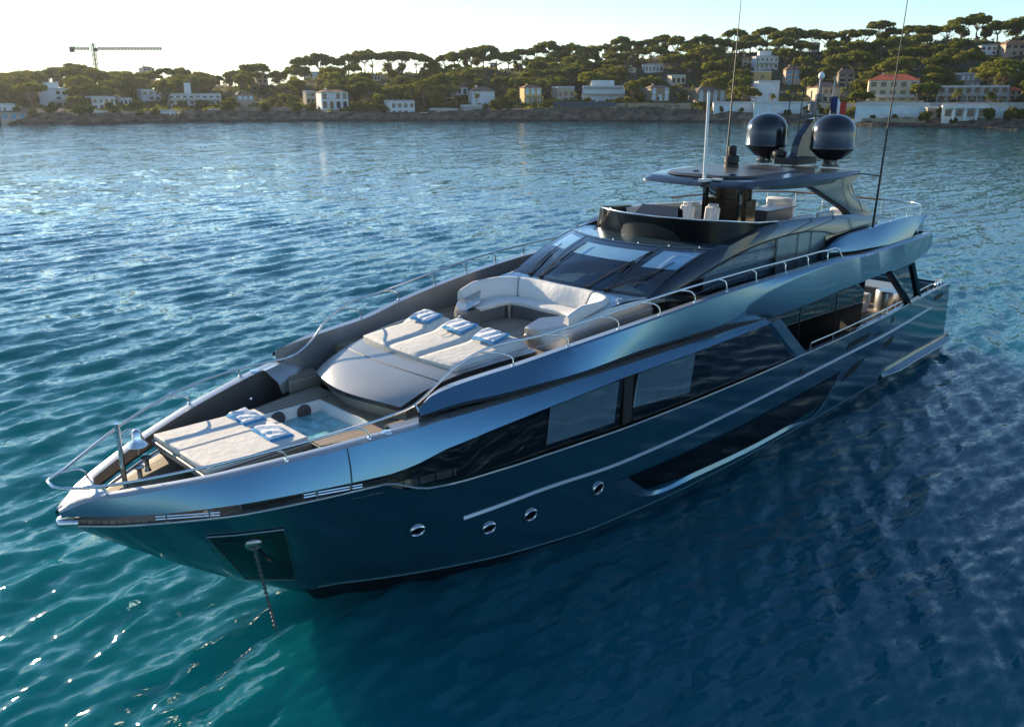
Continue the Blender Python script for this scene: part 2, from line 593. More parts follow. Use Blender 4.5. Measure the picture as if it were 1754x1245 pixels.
# ------------------------------------------------------------------ bow shell above the slot, brow over the saloon windows
Crow = [(41.69, 3.56), (41.3, 3.535), (40.43, 3.53), (39.32, 3.60), (38.1, 3.65), (37.4, 3.67), (36.56, 3.70), (36.1, 3.79),
        (35.5, 3.97), (34.43, 4.13), (33.2, 4.28), (30.8, 4.47), (28.5, 4.52), (27, 4.57), (24.6, 4.62), (22.2, 4.70), (19.4, 4.80),
        (16.4, 4.86), (14.3, 4.88), (13, 4.95), (12.1, 5.15)]
Brow = [(41.66, 3.62), (41.25, 3.82), (40.39, 3.93), (39.38, 4.05), (38.35, 4.18), (37.25, 4.30), (36.59, 4.37), (35.89, 4.43),
        (35.4, 4.49), (34, 4.55), (32.15, 4.62), (30, 4.66), (28, 4.69), (26, 4.71), (24.3, 4.67)]
fC, fB = table(*Crow), table(*Brow)
def YCaft(x): return YC(x) if x > 22 else table((22, YC(22)), (16.4, 3.74), (13, 3.60), (11.9, 3.5))(x)
def YBaft(x): return YBp(x)
xs = [41.69-(41.69-24.5)*(1-math.cos(math.pi/2*i/70)) for i in range(71)]
rowC = [(x, YC(x), fC(x)) for x in xs]
rowB = [(x, YBp(x), max(fB(x), fC(x)+.02)) for x in xs]
rowM = [(x, .5*(c[1]+b_[1])+.02*min(1, (41.7-x)), .5*(c[2]+b_[2])) for x, c, b_ in zip(xs, rowC, rowB)]
rowCi = [(x, max(0, YC(x)-.16), fC(x)-.0) for x in xs]
# cap of the bow bulwark: outer edge B, crown A, inner edge
YA = table((41.69, 0), (41.3, .30), (40.97, .49), (39.6, 1.37), (38.3, 2.01), (36.83, 2.53), (35.6, 2.84), (34, 3.05))
b = MB().both([rowCi, rowC, rowM, rowB])
bow_shell = b.build("bow_shell", PAINT, yacht, smooth=30)
xs2 = [41.66-(41.66-35.3)*(i/50) for i in range(51)]
cap_o = [(x, YBp(x), max(fB(x), fC(x)+.02)) for x in xs2]
ZA = lambda x: fB(x)+.045
cap_m = [(x, max(0, YBp(x)-.1*min(1, (41.7-x)*2)), ZA(x)) for x in xs2]
inn = lambda x: max(0, YBp(x)-.30) if x < 40.9 else 0.0
cap_i = [(x, inn(x), ZA(x)-.03) for x in xs2]
cap_d = [(x, max(0, YC(x)-.13) if x > 39.2 else max(0, YC(x)-.16), fC(x)+.01 if x > 39.2 else 3.38) for x in xs2]
b = MB().both([cap_o, cap_m, cap_i])
b.build("bulwark_cap", LIGHTPAINT, yacht, smooth=50)
b = MB().both([cap_i, cap_d])
b.build("bulwark_lining", INNER, yacht, smooth=50)
# panel joint in the bow shell
b = MB()
for sgn in (1, -1):
    pj_ = [(37.3+.08*(1-t), sgn*(YC(37.3)*(1-t)+YBp(37.3)*t+.012+.03*math.sin(math.pi*t)), fC(37.3)*(1-t)+fB(37.3)*t) for t in np.linspace(0, 1, 8)]
    b.tube(pj_, .008, 4)
b.build("panel_joint", MATTBLACK, yacht)

# the slot under the bow shell: polished liner with fairlead frames
xs3 = [41.55-(41.55-36.2)*i/40 for i in range(41)]
xs4 = [x for x in xs3 if x < 39.25]
b = MB().both([[(x, YD(x)-.145, ZD(x)-.01) for x in xs4], [(x, YC(x)-.145, fC(x)+.02) for x in xs4]])
b.build("bow_slot", mat("slot_steel", (.10, .095, .085), .2, .8, noise=.35, nscale=1.3), yacht, smooth=40)
b = MB().both([[(x, YD(x)-.15, ZD(x)-.012) for x in xs3], [(x, YD(x), ZD(x)-.004) for x in xs3]])
b.build("slot_ledge", BRUSHED, yacht, smooth=40)
def fairlead(x):
    r = MB()
    y = YC(x)-.10
    for dx in (-.30, .30):
        r.box((x+dx, YC(x+dx)-.10, (ZD(x+dx)+fC(x+dx))/2), (.06, .07, fC(x+dx)-ZD(x+dx)-.01))
    dirv = Vector((1, (YC(x+.3)-YC(x-.3))/.6, 0)).normalized()
    for dz in (.045, .10):
        r.tube([Vector((x, y, ZD(x)+dz))+dirv*s for s in (-.55, .55)], .022, 8)
    return r
for x in (39.95, 37.65):
    fairlead(x).build("fairlead", STEEL, yacht, smooth=40)
b = MB().tube([(41.4, .22, 3.40), (41.66, .02, 3.40), (41.66, -.02, 3.40), (41.4, -.22, 3.40)], .09, 10)
b.build("stem_plate", STEEL, yacht, smooth=50)

# ------------------------------------------------------------------ saloon windows in the port and starboard side
def win_top(x): return fC(x)-.03
XF, XA = 36.15, 22.55         # front and after end of the window band
def band_pane(x0, x1, off=.07, n=24, slant=0.0):
    lo, hi = [], []
    for i in range(n+1):
        x = x0+(x1-x0)*i/n
        zb, zt = ZD(x)+.03, win_top(x)
        xt = x
        lo.append((x, YD(x)-off, zb))
        xt = x+slant*(i/n)
        hi.append((xt, YC(xt)-off-.03, max(fC(xt)-.03, zb+.01)))
    return lo, hi
def both_sides(b, rows, flip=False):
    b.both(rows, flip=flip)
    return b
band = MB()
lo, hi = band_pane(36.3, 22.6, .13, 60, 1.9)
band.both([lo, hi])
band.build("window_backing", mat("saloon_dark", (.004, .0045, .005), .5), yacht)
for x0, x1, sl in ((36.2, 34.03, 0), (34.0, 32.95, 0), (32.92, 30.66, 0), (30.15, 22.6, 1.9)):
    p = MB().both(band_pane(x0, x1, .055, 30, sl))
    p.build("window_pane", PANE, yacht, smooth=40)
# blinds pulled down behind the two clear panes
for x0, x1, z0, z1 in ((32.86, 30.75, 3.32, 4.36), (30.1, 27.9, 3.52, 4.44)):
    for sgn in (1, -1):
        q = MB()
        q.loft([[(x, sgn*(YD(x)-.105), z0+(.0 if x0 > 31 else (x-x0)*.06)) for x in np.linspace(x0, x1, 12)],
                [(x, sgn*(YC(x)-.125), min(z1, fC(x)-.09)) for x in np.linspace(x0, x1, 12)]], flip=sgn < 0)
        q.build("window_blind", GREYBLIND, yacht)
b = MB()
for sgn in (1, -1):
    b.box((30.4, sgn*(YD(30.4)-.045), 3.82), (.32, .05, 1.2))
b.build("window_mullion", MATTBLACK, yacht)
# pillar behind the windows
pil_o = [(22.55, YD(22.5)-.02, ZD(22.5)), (21.95, YD(22)-.02, ZD(22))]
rowsP = []
for (xb, xt) in ((22.75, 24.75), (22.55, 24.5), (22.0, 24.05), (21.85, 23.9)):
    pts = []
    for t in np.linspace(0, 1, 9):
        x = xb+(xt-xb)*t
        off = .09 if xb in (22.75, 21.85) else 0.0
        pts.append((x, (YD(xb)*(1-t)+(YC(xt)-.02)*t)-off, ZD(xb)+(fC(xt)-ZD(xb))*t+.002))
    rowsP.append(pts)
b = MB().both(rowsP, flip=True)
b.build("window_pillar", PAINT, yacht, smooth=30)

# ------------------------------------------------------------------ lower window and its sculpted lip, portholes, hull fittings
def poly_patch(b, poly_lo, poly_hi, off, n=30, sides=(1, -1)):
    lo, hi = crom(poly_lo, n), crom(poly_hi, n)
    rows = []
    for t in np.linspace(0, 1, 5):
        rows.append(on_hull(lo*(1-t)+hi*t, off))
    for s in sides:
        b.loft(rows if s > 0 else [mirror(r) for r in rows], flip=s < 0)
wl_lo = [(29.0, .92), (27, .80), (24.5, .72), (22, .72), (19.65, .82)]
wl_hi = [(29.94, 1.60), (27, 1.62), (24.5, 1.66), (22, 1.72), (18.96, 1.80)]
b = MB(); poly_patch(b, wl_lo, wl_hi, .022)
b.build("lower_window", mat("black_pane", (.003, .003, .004), .06, 0, spec=.45), yacht, smooth=40)
lip_i = crom([(29.98, 1.62), (29.5, 1.25), (29.02, .90), (27, .78), (24.5, .70), (22, .70), (19.6, .80), (19.25, 1.3), (18.92, 1.82)], 60)
lip_o = crom([(30.5, 1.62), (30.05, 1.15), (29.35, .80), (27, .62), (24.5, .56), (22, .56), (19.5, .62), (19.1, 1.2), (18.75, 1.78)], 60)
lip_u = crom([(30.55, 1.60), (30.1, 1.1), (29.4, .74), (27, .55), (24.5, .49), (22, .50), (19.5, .56), (19.02, 1.2), (18.68, 1.76)], 60)
lip_o = lip_i*.35+lip_o*.65; lip_u = lip_i*.2+lip_u*.8
rr = [on_hull(lip_i, .024), on_hull(lip_o, np.interp(np.arange(60), [0, 12, 40, 50, 59], [.02, .10, .09, .04, .03])), on_hull(lip_u, .0)]
b = MB().both(rr, flip=False)
b.build("window_lip", PAINT, yacht, smooth=25)
for (x, z) in ((35.72, 1.97), (33.95, 1.46), (32.9, 1.49), (30.97, 1.62)):
    for sgn in (1, -1):
        c = on_hull([(x, z)], 0)[0]
        n_ = (on_hull([(x, z)], 1)[0]-c).normalized()
        n_.y *= sgn; c.y *= sgn
        M = n_.to_track_quat('Z', 'Y').to_matrix()
        def disc(prof, k=24):
            q = MB().lathe(prof, (0, 0, 0), k)
            q.v = [tuple(M @ Vector(p)+c) for p in q.v]
            return q
        ph = disc([(.185, -.01), (.185, .03), (.17, .05), (.145, .05), (.13, .02), (.13, -.01)]).build("porthole", STEEL, yacht, smooth=40)
        disc([(.135, .0), (.135, .018), (.001, .018)]).build("porthole_glass", mat("black_pane"), ph)
# small framed vents and slots along the topsides
for (x, z, w, h) in ((21.9, 2.56, .34, .28), (14.9, 2.86, .34, .28)):
    for sgn in (1, -1):
        P = on_hull([(x-w/2, z-h/2), (x+w/2, z-h/2), (x+w/2, z+h/2), (x-w/2, z+h/2)], .02)
        Q = on_hull([(x-w*.36, z-h*.33), (x+w*.36, z-h*.33), (x+w*.36, z+h*.33), (x-w*.36, z+h*.33)], .024)
        Q2 = on_hull([(x-w*.05, z-h*.33), (x+w*.05, z-h*.33), (x+w*.05, z+h*.33), (x-w*.05, z+h*.33)], .03)
        if sgn < 0: P, Q, Q2 = mirror(P), mirror(Q), mirror(Q2)
        v = MB().add(P, [(0, 1, 2, 3)]).build("hull_vent", STEEL, yacht)
        MB().add(Q, [(0, 1, 2, 3)]).build("vent_opening", MATTBLACK, v)
        MB().add(Q2, [(0, 1, 2, 3)]).build("vent_post", STEEL, v)
for pts in ([(18.9, 2.62), (17.1, 2.64), (17.1, 2.83), (18.8, 2.81)], [(16.5, 2.58), (15.8, 2.58), (15.8, 2.63), (16.5, 2.63)],
            [(18.5, 1.35), (14.3, 1.88), (14.3, 2.12), (17.9, 1.78)], [(10.2, 2.72), (9.2, 2.74), (9.2, 2.92), (10.1, 2.9)]):
    b = MB()
    P = on_hull(pts, .015)
    b.add(P, [(0, 1, 2, 3)]).add(mirror(P), [(0, 1, 2, 3)])
    b.build("hull_slot", mat("slot_dark", (.004, .006, .008), .5), yacht)
# moulded spray rail running out to the swim platform
b = MB()
for sgn in (1, -1):
    xs_ = np.linspace(14.4, 7.2, 24)
    a_ = [(x, sgn*(hully(x, .62)+.0), .62) for x in xs_]
    c_ = [(x, sgn*(hully(x, .5)+.06+.20*min(1, (14.4-x)/1.2)), .50) for x in xs_]
    d_ = [(x, sgn*(hully(x, .2)+.0), .16) for x in xs_]
    b.loft([a_, c_, d_], flip=sgn < 0)
b.build("spray_rail", HULLPAINT, yacht, smooth=25)
b = MB()
for sgn in (1, -1):
    b.tube([(x, sgn*(hully(x, .5)+.07+.20*min(1, (14.4-x)/1.2)), .515) for x in np.linspace(14.4, 7.2, 24)], .018, 5)
b.build("rail_line", LIGHTPAINT, yacht)
b = MB().prism([(8.0, -2.9), (6.75, -2.8), (6.45, -2.3), (6.4, 0), (6.45, 2.3), (6.75, 2.8), (8.0, 2.9)], .48, .72)
b.build("swim_platform", DARK, yacht, bevel=.04)
b = MB().prism([(8.0, -2.75), (6.85, -2.65), (6.6, -2.2), (6.6, 2.2), (6.85, 2.65), (8.0, 2.75)], .724, .74)
b.build("platform_teak", TEAK, yacht)

# anchor pocket in the bow, hawse and chain
def tri_patch(pts, off, n=10):
    a, c, d, e = [np.array(p) for p in pts]
    rows = []
    for t in np.linspace(0, 1, n):
        l, r_ = a*(1-t)+e*t, c*(1-t)+d*t
        rows.append(on_hull([l*(1-s)+r_*s for s in np.linspace(0, 1, n)], off))
    return rows
pk = MB(); pr = tri_patch([(39.62, 2.86), (38.38, 2.78), (37.62, .86), (38.52, 1.08)], .02)
pk.both(pr)
pocket = pk.build("anchor_pocket", mat("pocket_plate", (.05, .07, .075), .16, .9), yacht, smooth=40)
b = MB().both(tri_patch([(39.36, 2.66), (38.52, 2.58), (37.98, 1.15), (38.62, 1.25)], .028))
b.build("pocket_mirror", MIRROR, pocket, smooth=40)
fr_pts = [(39.62, 2.86), (38.38, 2.78), (37.62, .86), (38.52, 1.08), (39.62, 2.86)]
b = MB()
for sgn in (1, -1):
    for i in range(4):
        P = on_hull([tuple(np.array(fr_pts[i])*(1-t)+np.array(fr_pts[i+1])*t) for t in np.linspace(0, 1, 10)], .028)
        b.tube([(p.x, p.y*sgn, p.z) for p in P], .014, 5)
b.build("pocket_frame", BRUSHED, pocket, smooth=50)
hc = on_hull([(38.80, 2.46)], 0)[0]
hn = (on_hull([(38.80, 2.46)], 1)[0]-hc).normalized()
M = hn.to_track_quat('Z', 'Y').to_matrix()
q = MB().lathe([(.17, -.02), (.17, .06), (.13, .10), (.09, .10), (.07, .04), (.07, -.02)], (0, 0, 0), 22)
q.v = [tuple(M @ Vector(p)+hc) for p in q.v]
q.build("hawse_ring", BRUSHED, pocket, smooth=50)
b = MB()
p0, p1 = hc+hn*.10+Vector((0, 0, -.02)), Vector((38.12, .66, -.4))
nl = 42
for k in range(nl):
    a, c = p0.lerp(p1, k/nl), p0.lerp(p1, (k+1.25)/nl)
    d = (c-a).normalized()
    s1 = d.cross(Vector((0, 0, 1))).normalized()
    s2 = s1.cross(d)
    w = s1 if k % 2 else s2
    ring = []
    for ca, sa in bezel(10):
        ring.append((a+c)/2+d*(c-a).length/2*ca+w*.032*sa)
    b.tube(ring+[ring[0]], .0125, 5, cap=False)
b.build("anchor_chain", mat("galvanised_chain", (.23, .24, .25), .45, .8), yacht, smooth=60)

# ------------------------------------------------------------------ foredeck
fd = [(x, max(.02, YD(x)-.12)) for x in np.linspace(41.45, 35.2, 36)]
b = MB().prism([(x, -y) for x, y in fd]+[(x, y) for x, y in fd[::-1]], 3.28, lambda x, y: 3.44-.10*max(0, min(1, (x-36)/4))*max(0, min(1, (abs(y)/max(.3, YD(x)))))**4)
b.build("foredeck", TEAK, yacht)
b = MB().prism([(40.9, -.25), (40.9, .25), (40.2, .62), (40.2, -.62)], 3.462, 3.475)
b.build("bow_plate", CHAMP, yacht, bevel=.01)
for (x, y) in ((40.0, -.62), (39.72, -.98), (40.0, .62), (39.72, .98)):
    b = MB().lathe([(.075, 0), (.06, .03), (.045, .06), (.045, .24), (.1, .27), (.1, .29), (.03, .30)], (x, y, 3.46), 18)
    b.build("bollard", BRUSHED, yacht, smooth=40)
# staff with the ship's bell
st_ = MB().tube([(40.49, 0, 3.46), (40.48, 0, 4.95)], .045, 12)
st_.lathe([(.09, 0), (.09, .02), (.05, .03)], (40.49, 0, 3.46), 16)
st_.lathe([(.055, 0), (.055, .03)], (40.48, 0, 4.80), 12).lathe([(.055, 0), (.055, .03)], (40.48, 0, 4.62), 12)
staff = st_.build("bow_staff", STEEL, yacht, smooth=50)
b = MB().tube([(40.48, 0, 4.74), (40.3, -.02, 4.78), (40.18, -.03, 4.76)], .014, 6)
b.tube([(40.48, 0, 4.66), (40.3, -.02, 4.66), (40.18, -.03, 4.70)], .014, 6)
b.build("bell_bracket", STEEL, staff, smooth=60)
bell = MB().lathe([(.02, .27), (.05, .26), (.085, .22), (.10, .12), (.125, .04), (.185, -.03), (.19, -.045), (.17, -.045), (.05, .1)], (40.16, -.03, 4.47), 28)
bell = bell.build("ship_bell", STEEL, yacht, smooth=50)
MB().tube([(40.16, -.03, 4.5), (40.16, -.03, 4.24)], .012, 6).build("bell_clapper", STEEL, bell)

# forward sunpad on its plinth
b = MB().prism([(39.05, -.85), (39.05, .85), (37.3, .95), (37.3, -.95)], 3.46, 3.86)
b.build("sunpad_plinth", INNER, yacht, bevel=.03)
for y in (-.95, .95):
    MB().box((39.15, y, 3.66), (.12, .1, .4), ry=.25).build("plinth_leg", CHAMP, yacht, bevel=.01)
def pad_outline(w0, w1, x0, x1, r=.12): return [(x0, -w0+r), (x0-.02, -w0+.02), (x0-r, -w0), (x1, -w1), (x1, w1), (x0-r, w0), (x0-.02, w0-.02), (x0, w0-r)]
tray = MB().prism([(39.5, -1.24), (37.24, -1.16), (37.24, 1.16), (39.5, 1.24)], 3.86, 3.985)
tray.build("sunpad_tray", CHAMP, yacht, bevel=.02)
def cushion(poly, z0, z1, name, m, parent, bev=.045, inset=.02):
    zt = z1 if callable(z1) else (lambda x, y: z1)
    zb = z0 if callable(z0) else (lambda x, y: z0)
    return MB().prism(poly, zb, zt, inset).build(name, m, parent, smooth=60, bevel=bev)
sp1 = empty("forward_sunpad", (38.4, 0, 3.99)); sp1['frame'] = True; sp1.parent = yacht
sp1.matrix_parent_inverse = Matrix.Translation(-yacht.location)
for s in (-1, 1):
    cushion([(39.46, s*.012), (39.46, s*1.2), (37.27, s*1.12), (37.27, s*.012)][::s], 3.988, 4.105, "cushion", CREAM, sp1, bev=.03)

# spa pool and the teak round it
zr = 3.97
b = MB()
for s in (-1, 1):
    b.prism([(37.22, s*1.02), (37.22, s*1.42), (36.9, s*1.5), (36.2, s*1.66), (35.3, s*1.84), (35.3, s*1.02)][::s], 3.46, 3.945)
b.box((35.52, 0, 3.70), (.42, 2.03, .488))
b.build("spa_surround", CHAMP, yacht, bevel=.02)
for s in (-1, 1):
    b = MB().prism([(37.2, s*1.06), (37.2, s*1.40), (36.9, s*1.48), (36.2, s*1.64), (35.3, s*1.82), (35.3, s*1.06)][::s], 3.947, 3.972)
    b.build("spa_deck", TEAK, yacht)
b = MB().box((35.52, 0, 3.957), (.36, 1.98, .022))
b.build("spa_threshold", TEAK, yacht)
spa = MB()
x0, x1, w = 37.2, 35.74, .98
for (c, s_) in (((36.47, -w-.0+.02, 3.6), (1.46, .04, .72)), ((36.47, w-.02, 3.6), (1.46, .04, .72)), ((x1+.02, 0, 3.6), (.04, 1.88, .72)),
                ((x0-.02, 0, 3.6), (.04, 1.88, .72)), ((36.47, 0, 3.26), (1.38, 1.88, .04))):
    spa.box(c, s_)
spa = spa.build("spa_basin", WHITE, yacht)
def spa_water():
    m = mat("spa_water", (.20, .50, .52), .08, 0, noise=.22, nscale=5, bump=.9, bscale=9)
    return m
g = np.linspace(0, 1, 30)
b = MB().loft([[(x0-.05-1.36*u, -.93+1.86*v, 3.70+.012*math.sin(19*u+7*v)*math.sin(15*v-5*u)) for v in g] for u in g])
b.build("spa_surface", spa_water(), spa, smooth=80)
for x in (36.85, 36.2):
    MB().lathe([(.17, 0), (.17, .03), (.14, .04)], (x, -.925, 3.79), 22, 'Y').build("spa_headrest", mat("grey_rubber", (.06, .06, .065), .6), spa, smooth=40)
rg = random.Random(3)
b = MB()
for k in range(70):
    u, v = rg.random(), rg.random()
    b.lathe([(.02, 0), (.012+.02*rg.random(), .012), (.004, .02)], (x0-.08-1.3*u**1.5, .88-.2*v**2, 3.70), 6)
b.build("spa_foam", WHITE, spa, smooth=80)
# steps up to the side decks
for s in (-1, 1):
    b = MB().prism([(36.0, s*1.86), (35.15, s*1.88), (35.0, s*2.5), (35.7, s*2.45)][::s], 3.46, 4.20)
    b.build("deck_step", CHAMP, yacht, bevel=.02)
    b = MB().prism([(35.97, s*1.89), (35.15, s*1.91), (35.03, s*2.46), (35.68, s*2.42)][::s], 4.202, 4.22)
    b.build("step_teak", TEAK, yacht)

# ------------------------------------------------------------------ upper bulwark sweeping aft into the overhang
Trow = [(35.8, 2.80, 4.70), (35.45, 2.72, 4.84), (35.0, 2.76, 4.93), (34.2, 2.83, 5.0), (33.28, 2.93, 5.06), (31.86, 3.21, 5.25), (30.4, 3.44, 5.41),
        (29.07, 3.60, 5.54), (27.78, 3.71, 5.65), (26.49, 3.78, 5.74), (24, 3.79, 5.78), (22, 3.79, 5.80), (20.2, 3.77, 5.80), (18.4, 3.72, 5.69),
        (16.4, 3.66, 5.69), (14, 3.6, 5.72), (12.5, 3.52, 5.72)]
Grow = [(35.83, 2.84, 4.62), (34.94, 3.03, 4.69), (34.17, 3.16, 4.68), (33.07, 3.32, 4.70), (32.05, 3.42, 4.70), (29.8, 3.57, 4.83), (27.4, 3.65, 4.84),
        (25.6, 3.69, 4.78), (24.2, 3.72, 4.66), (22.2, 3.78, 4.70), (19.4, 3.76, 4.80), (16.4, 3.68, 4.86), (14.3, 3.6, 4.88), (12.9, 3.5, 4.98), (12.0, 3.42, 5.2)]
Srow = [(35.83, 2.86, 4.64), (34.9, 3.06, 4.74), (34.1, 3.20, 4.73), (33.0, 3.36, 4.75), (32.0, 3.46, 4.76), (29.8, 3.62, 4.89), (27.9, 3.72, 4.91),
        (26.7, 3.83, 4.98), (25.94, 3.87, 5.14), (24.5, 3.88, 5.48), (22.9, 3.87, 5.66), (20.3, 3.83, 5.74), (18, 3.77, 5.66), (16, 3.69, 5.66), (14, 3.62, 5.69), (12.45, 3.53, 5.69)]
NB = 110
T_, G_, S_ = crom(Trow, NB), crom(Grow, NB), crom(Srow, NB)
M1 = T_*.62+S_*.38; M1[:, 1] += .015
M2 = T_*.25+S_*.75; M2[:, 1] += .012
T0 = T_.copy(); T0[:, 2] += .03; T0[:, 1] -= .05
b = MB().both([T0, T_, M1, M2, S_, G_])
b.build("upper_bulwark", PAINT, yacht, smooth=24)
TI = T_.copy(); TI[:, 1] -= .24*np.clip((35.85-TI[:, 0])/.9, .05, 1); TI[:, 2] += .02
TD = TI.copy(); TD[:, 1] -= .10; TD[:, 2] = np.minimum(TI[:, 2]-.01, np.where(TI[:, 0] > 34.25, 3.9, np.where(TI[:, 0] > 31.9, 4.64, np.where(TI[:, 0] > 28, 4.74, 5.05))))
b = MB().both([T0, TI]); b.build("upper_cap", LIGHTPAINT, yacht, smooth=40)
b = MB().both([TI, TD]); b.build("upper_lining", INNER, yacht, smooth=40)
# ledge between brow and bulwark, ending in the pale tail by the spa
lg = []
for x in np.linspace(36.3, 24.4, 60):
    lg.append((x, YBp(x), max(fB(x), fC(x)+.02)))
lgi = []
for i, x in enumerate(np.linspace(36.3, 24.4, 60)):
    k = np.interp(-x, -G_[:, 0], G_[:, 1])
    z = np.interp(-x, -G_[:, 0], G_[:, 2])
    w_ = min(1, max(0, (36.3-x)/.6))
    lgi.append((x, min(YBp(x)-.01, k-.12 if x < 35.5 else YBp(x)-.42), max(fB(x), fC(x)+.02)+.035))
b = MB().both([lg, lgi]); b.build("brow_ledge", LIGHTPAINT, yacht, smooth=40)
b = MB().both([[(p[0], p[1], p[2]) for p in lgi[:8]], [(p[0]-.15, p[1]-.30, p[2]-.25) for p in lgi[:8]], [(p[0]-.2, p[1]-.36, 3.9) for p in lgi[:8]]])
b.build("brow_tail", LIGHTPAINT, yacht, smooth=40)
# groove lines under the bulwark
b = MB()
for sgn in (1, -1):
    b.tube([(p[0], sgn*(p[1]+.01), p[2]-.012) for p in G_[:78]], .02, 5)
b.build("groove_line", MATTBLACK, yacht)

# upper decks
ti_at = lambda x: float(np.interp(-x, -TI[:, 0], TI[:, 1]))
ud = [(x, ti_at(x)-.08) for x in np.linspace(31.95, 28.0, 10)]
b = MB().prism([(x, -y) for x, y in ud]+[(x, y) for x, y in ud[::-1]], 4.55, 4.76)
tw = table((35.45, 1.45), (35.2, 1.6), (34.3, 1.86), (33, 2.06), (31.9, 2.2))
for s in (1, -1):
    xs_ = np.linspace(34.3, 31.95, 12)
    poly = [(x, s*tw(x)) for x in xs_]+[(x, s*(ti_at(x)-.08)) for x in xs_[::-1]]
    b.prism(poly[::s], 4.45, 4.66)
b.build("upper_deck", TEAK, yacht)
ud = [(x, np.interp(-x, -TI[:, 0], TI[:, 1])-.08) for x in np.linspace(28.0, 12.6, 20)]
b = MB().prism([(x, -y) for x, y in ud]+[(x, y) for x, y in ud[::-1]], 4.93, 5.06)
b.build("side_deck", GREYLAM, yacht)
ud = [(x, np.interp(-x, -TI[:, 0], TI[:, 1])-.03) for x in np.linspace(18.0, 12.5, 10)]
b = MB().prism([(x, -y) for x, y in ud]+[(x, y) for x, y in ud[::-1]], 5.50, 5.64)
b.build("aft_deck", TEAK, yacht)
b = MB().both([G_[70:], [(p[0], 0, p[2]) for p in G_[70:]]]); b.build("overhang_soffit", mat("soffit", (.30, .30, .29), .4), yacht)
e0, e1 = T0[-1], G_[-1]
b = MB().loft([[(e0[0], -e0[1], e0[2]), (e0[0]-.1, 0, e0[2]), tuple(e0)], [(e1[0], -e1[1], e1[2]), (e1[0]-.1, 0, e1[2]), tuple(e1)]])
b.build("overhang_end", PAINT, yacht)

# ------------------------------------------------------------------ trunk over the foredeck lounge
def trunk_w(x): return table((35.8, 1.30), (35.45, 1.62), (35.2, 1.70), (34.3, 1.84), (33, 2.06), (32, 2.2), (31.9, 2.2))(x)
def trunk_z(x): return table((35.8, 4.42), (35.7, 4.47), (35.5, 4.55), (35.2, 4.66), (34.8, 4.76), (34.35, 4.85), (34.0, 4.90), (33, 4.98), (31.9, 5.04))(x)
secs = []
N_ = 24
for t in np.linspace(0, 1, 30):
    xc = 35.78-(35.78-31.95)*t
    row = []
    for v in np.linspace(-1, 1, N_+1):
        bend = .38*abs(v)**2.2*(1-t)**2+.22*(1-abs(v)**2)*0
        x = xc-bend
        w_ = trunk_w(x)
        y = v*w_
        z = trunk_z(xc)-.035*abs(v)**5-.02*v*v
        row.append((x, y, z))
    secs.append(row)
b = MB().loft(secs)
trunk = b.build("trunk_panel", GREYLAM, yacht, smooth=40)
skirt0 = [r[0] for r in secs][::-1]+secs[0][1:-1]+[r[-1] for r in secs]
b = MB()
lip = [(p[0], p[1], p[2]-.10) for p in skirt0]
cen = (33.6, 0)
under = []
for p in skirt0:
    f_ = .16 if p[0] > 34.9 else .04
    d = math.hypot(p[0]-cen[0], p[1])
    under.append((p[0]-(p[0]-cen[0])/d*f_*1.8, p[1]-p[1]/d*f_, p[2]-.14))
foot = [(p[0], p[1], 3.97 if p[0] > 34.35 else 4.655) for p in under]
b.loft([skirt0, lip]); b.build("trunk_edge", DARK, yacht, smooth=50)
b = MB().loft([lip, under, foot]); b.build("trunk_side", CHAMP, yacht, smooth=30)
b = MB().prism([(31.96, -2.2), (31.9, -2.2), (31.9, 2.2), (31.96, 2.2)], 4.655, lambda x, y: 5.02-.035*abs(y/2.2)**5)
b.build("trunk_back", CHAMP, yacht)
def on_trunk(xc, v, dz=0):
    t = (35.78-xc)/(35.78-31.95)
    x = xc-.38*abs(v)**2.2*(1-t)**2
    return (x, v*trunk_w(x), trunk_z(xc)-.035*abs(v)**5-.02*v*v+dz)
b = MB().tube([on_trunk(34.62, v, .0) for v in np.linspace(-1, 1, 30)], .012, 5)
b.build("trunk_seam", MATTBLACK, yacht)
sp2 = empty("main_sunpad", (33, 0, 5.0)); sp2['frame'] = True; sp2.parent = yacht
sp2.matrix_parent_inverse = Matrix.Translation(-yacht.location)
def pad2z(x, y): return table((34.2, 5.02), (33, 5.08), (32.75, 5.10), (32.45, 5.21), (32.1, 5.26), (31.9, 5.22))(x)-.015*abs(y)
for (v0, v1) in ((-1.0, -.345), (-.335, .335), (.345, 1.0)):
    rows, top = [], []
    ys = np.linspace(v0, v1, 11)
    for x in np.linspace(34.12, 31.92, 26):
        wv = table((34.2, 1.74), (33, 1.86), (31.9, 1.93))(x)
        row = []
        for k, v in enumerate(ys):
            fx = x-.16*abs(v)**2*max(0, (x-32.6)/1.5)
            e_ = min(1, min(abs(v-v0), abs(v-v1))*wv/.09, (34.12-x)/.10+.0, (x-31.92)/.10)
            e_ = math.sqrt(max(0, e_))
            row.append((fx, v*wv, 4.93+(pad2z(x, v*wv)-4.93)*(.35+.65*e_)))
        rows.append(row)
    mb = MB().loft(rows)
    ring = rows[0][::-1]+[r[0] for r in rows[1:]]+rows[-1][1:]+[r[-1] for r in rows[-2:0:-1]]
    mb.loft([ring, [(p[0], p[1], 4.85) for p in ring]], closed=True)
    mb.build("cushion", CREAM, sp2, smooth=60)
b = MB().tube([(32.95, .02, 5.10), (32.2, .02, 5.25)], .006, 4)
b.build("headrest_seam", MATTBLACK, sp2)
for s in (-1, 1):
    MB().tube([on_trunk(x, s*.965, .055) for x in np.linspace(34.0, 32.0, 10)], .02, 6).build("sunpad_rail", BRUSHED, sp2, smooth=50)

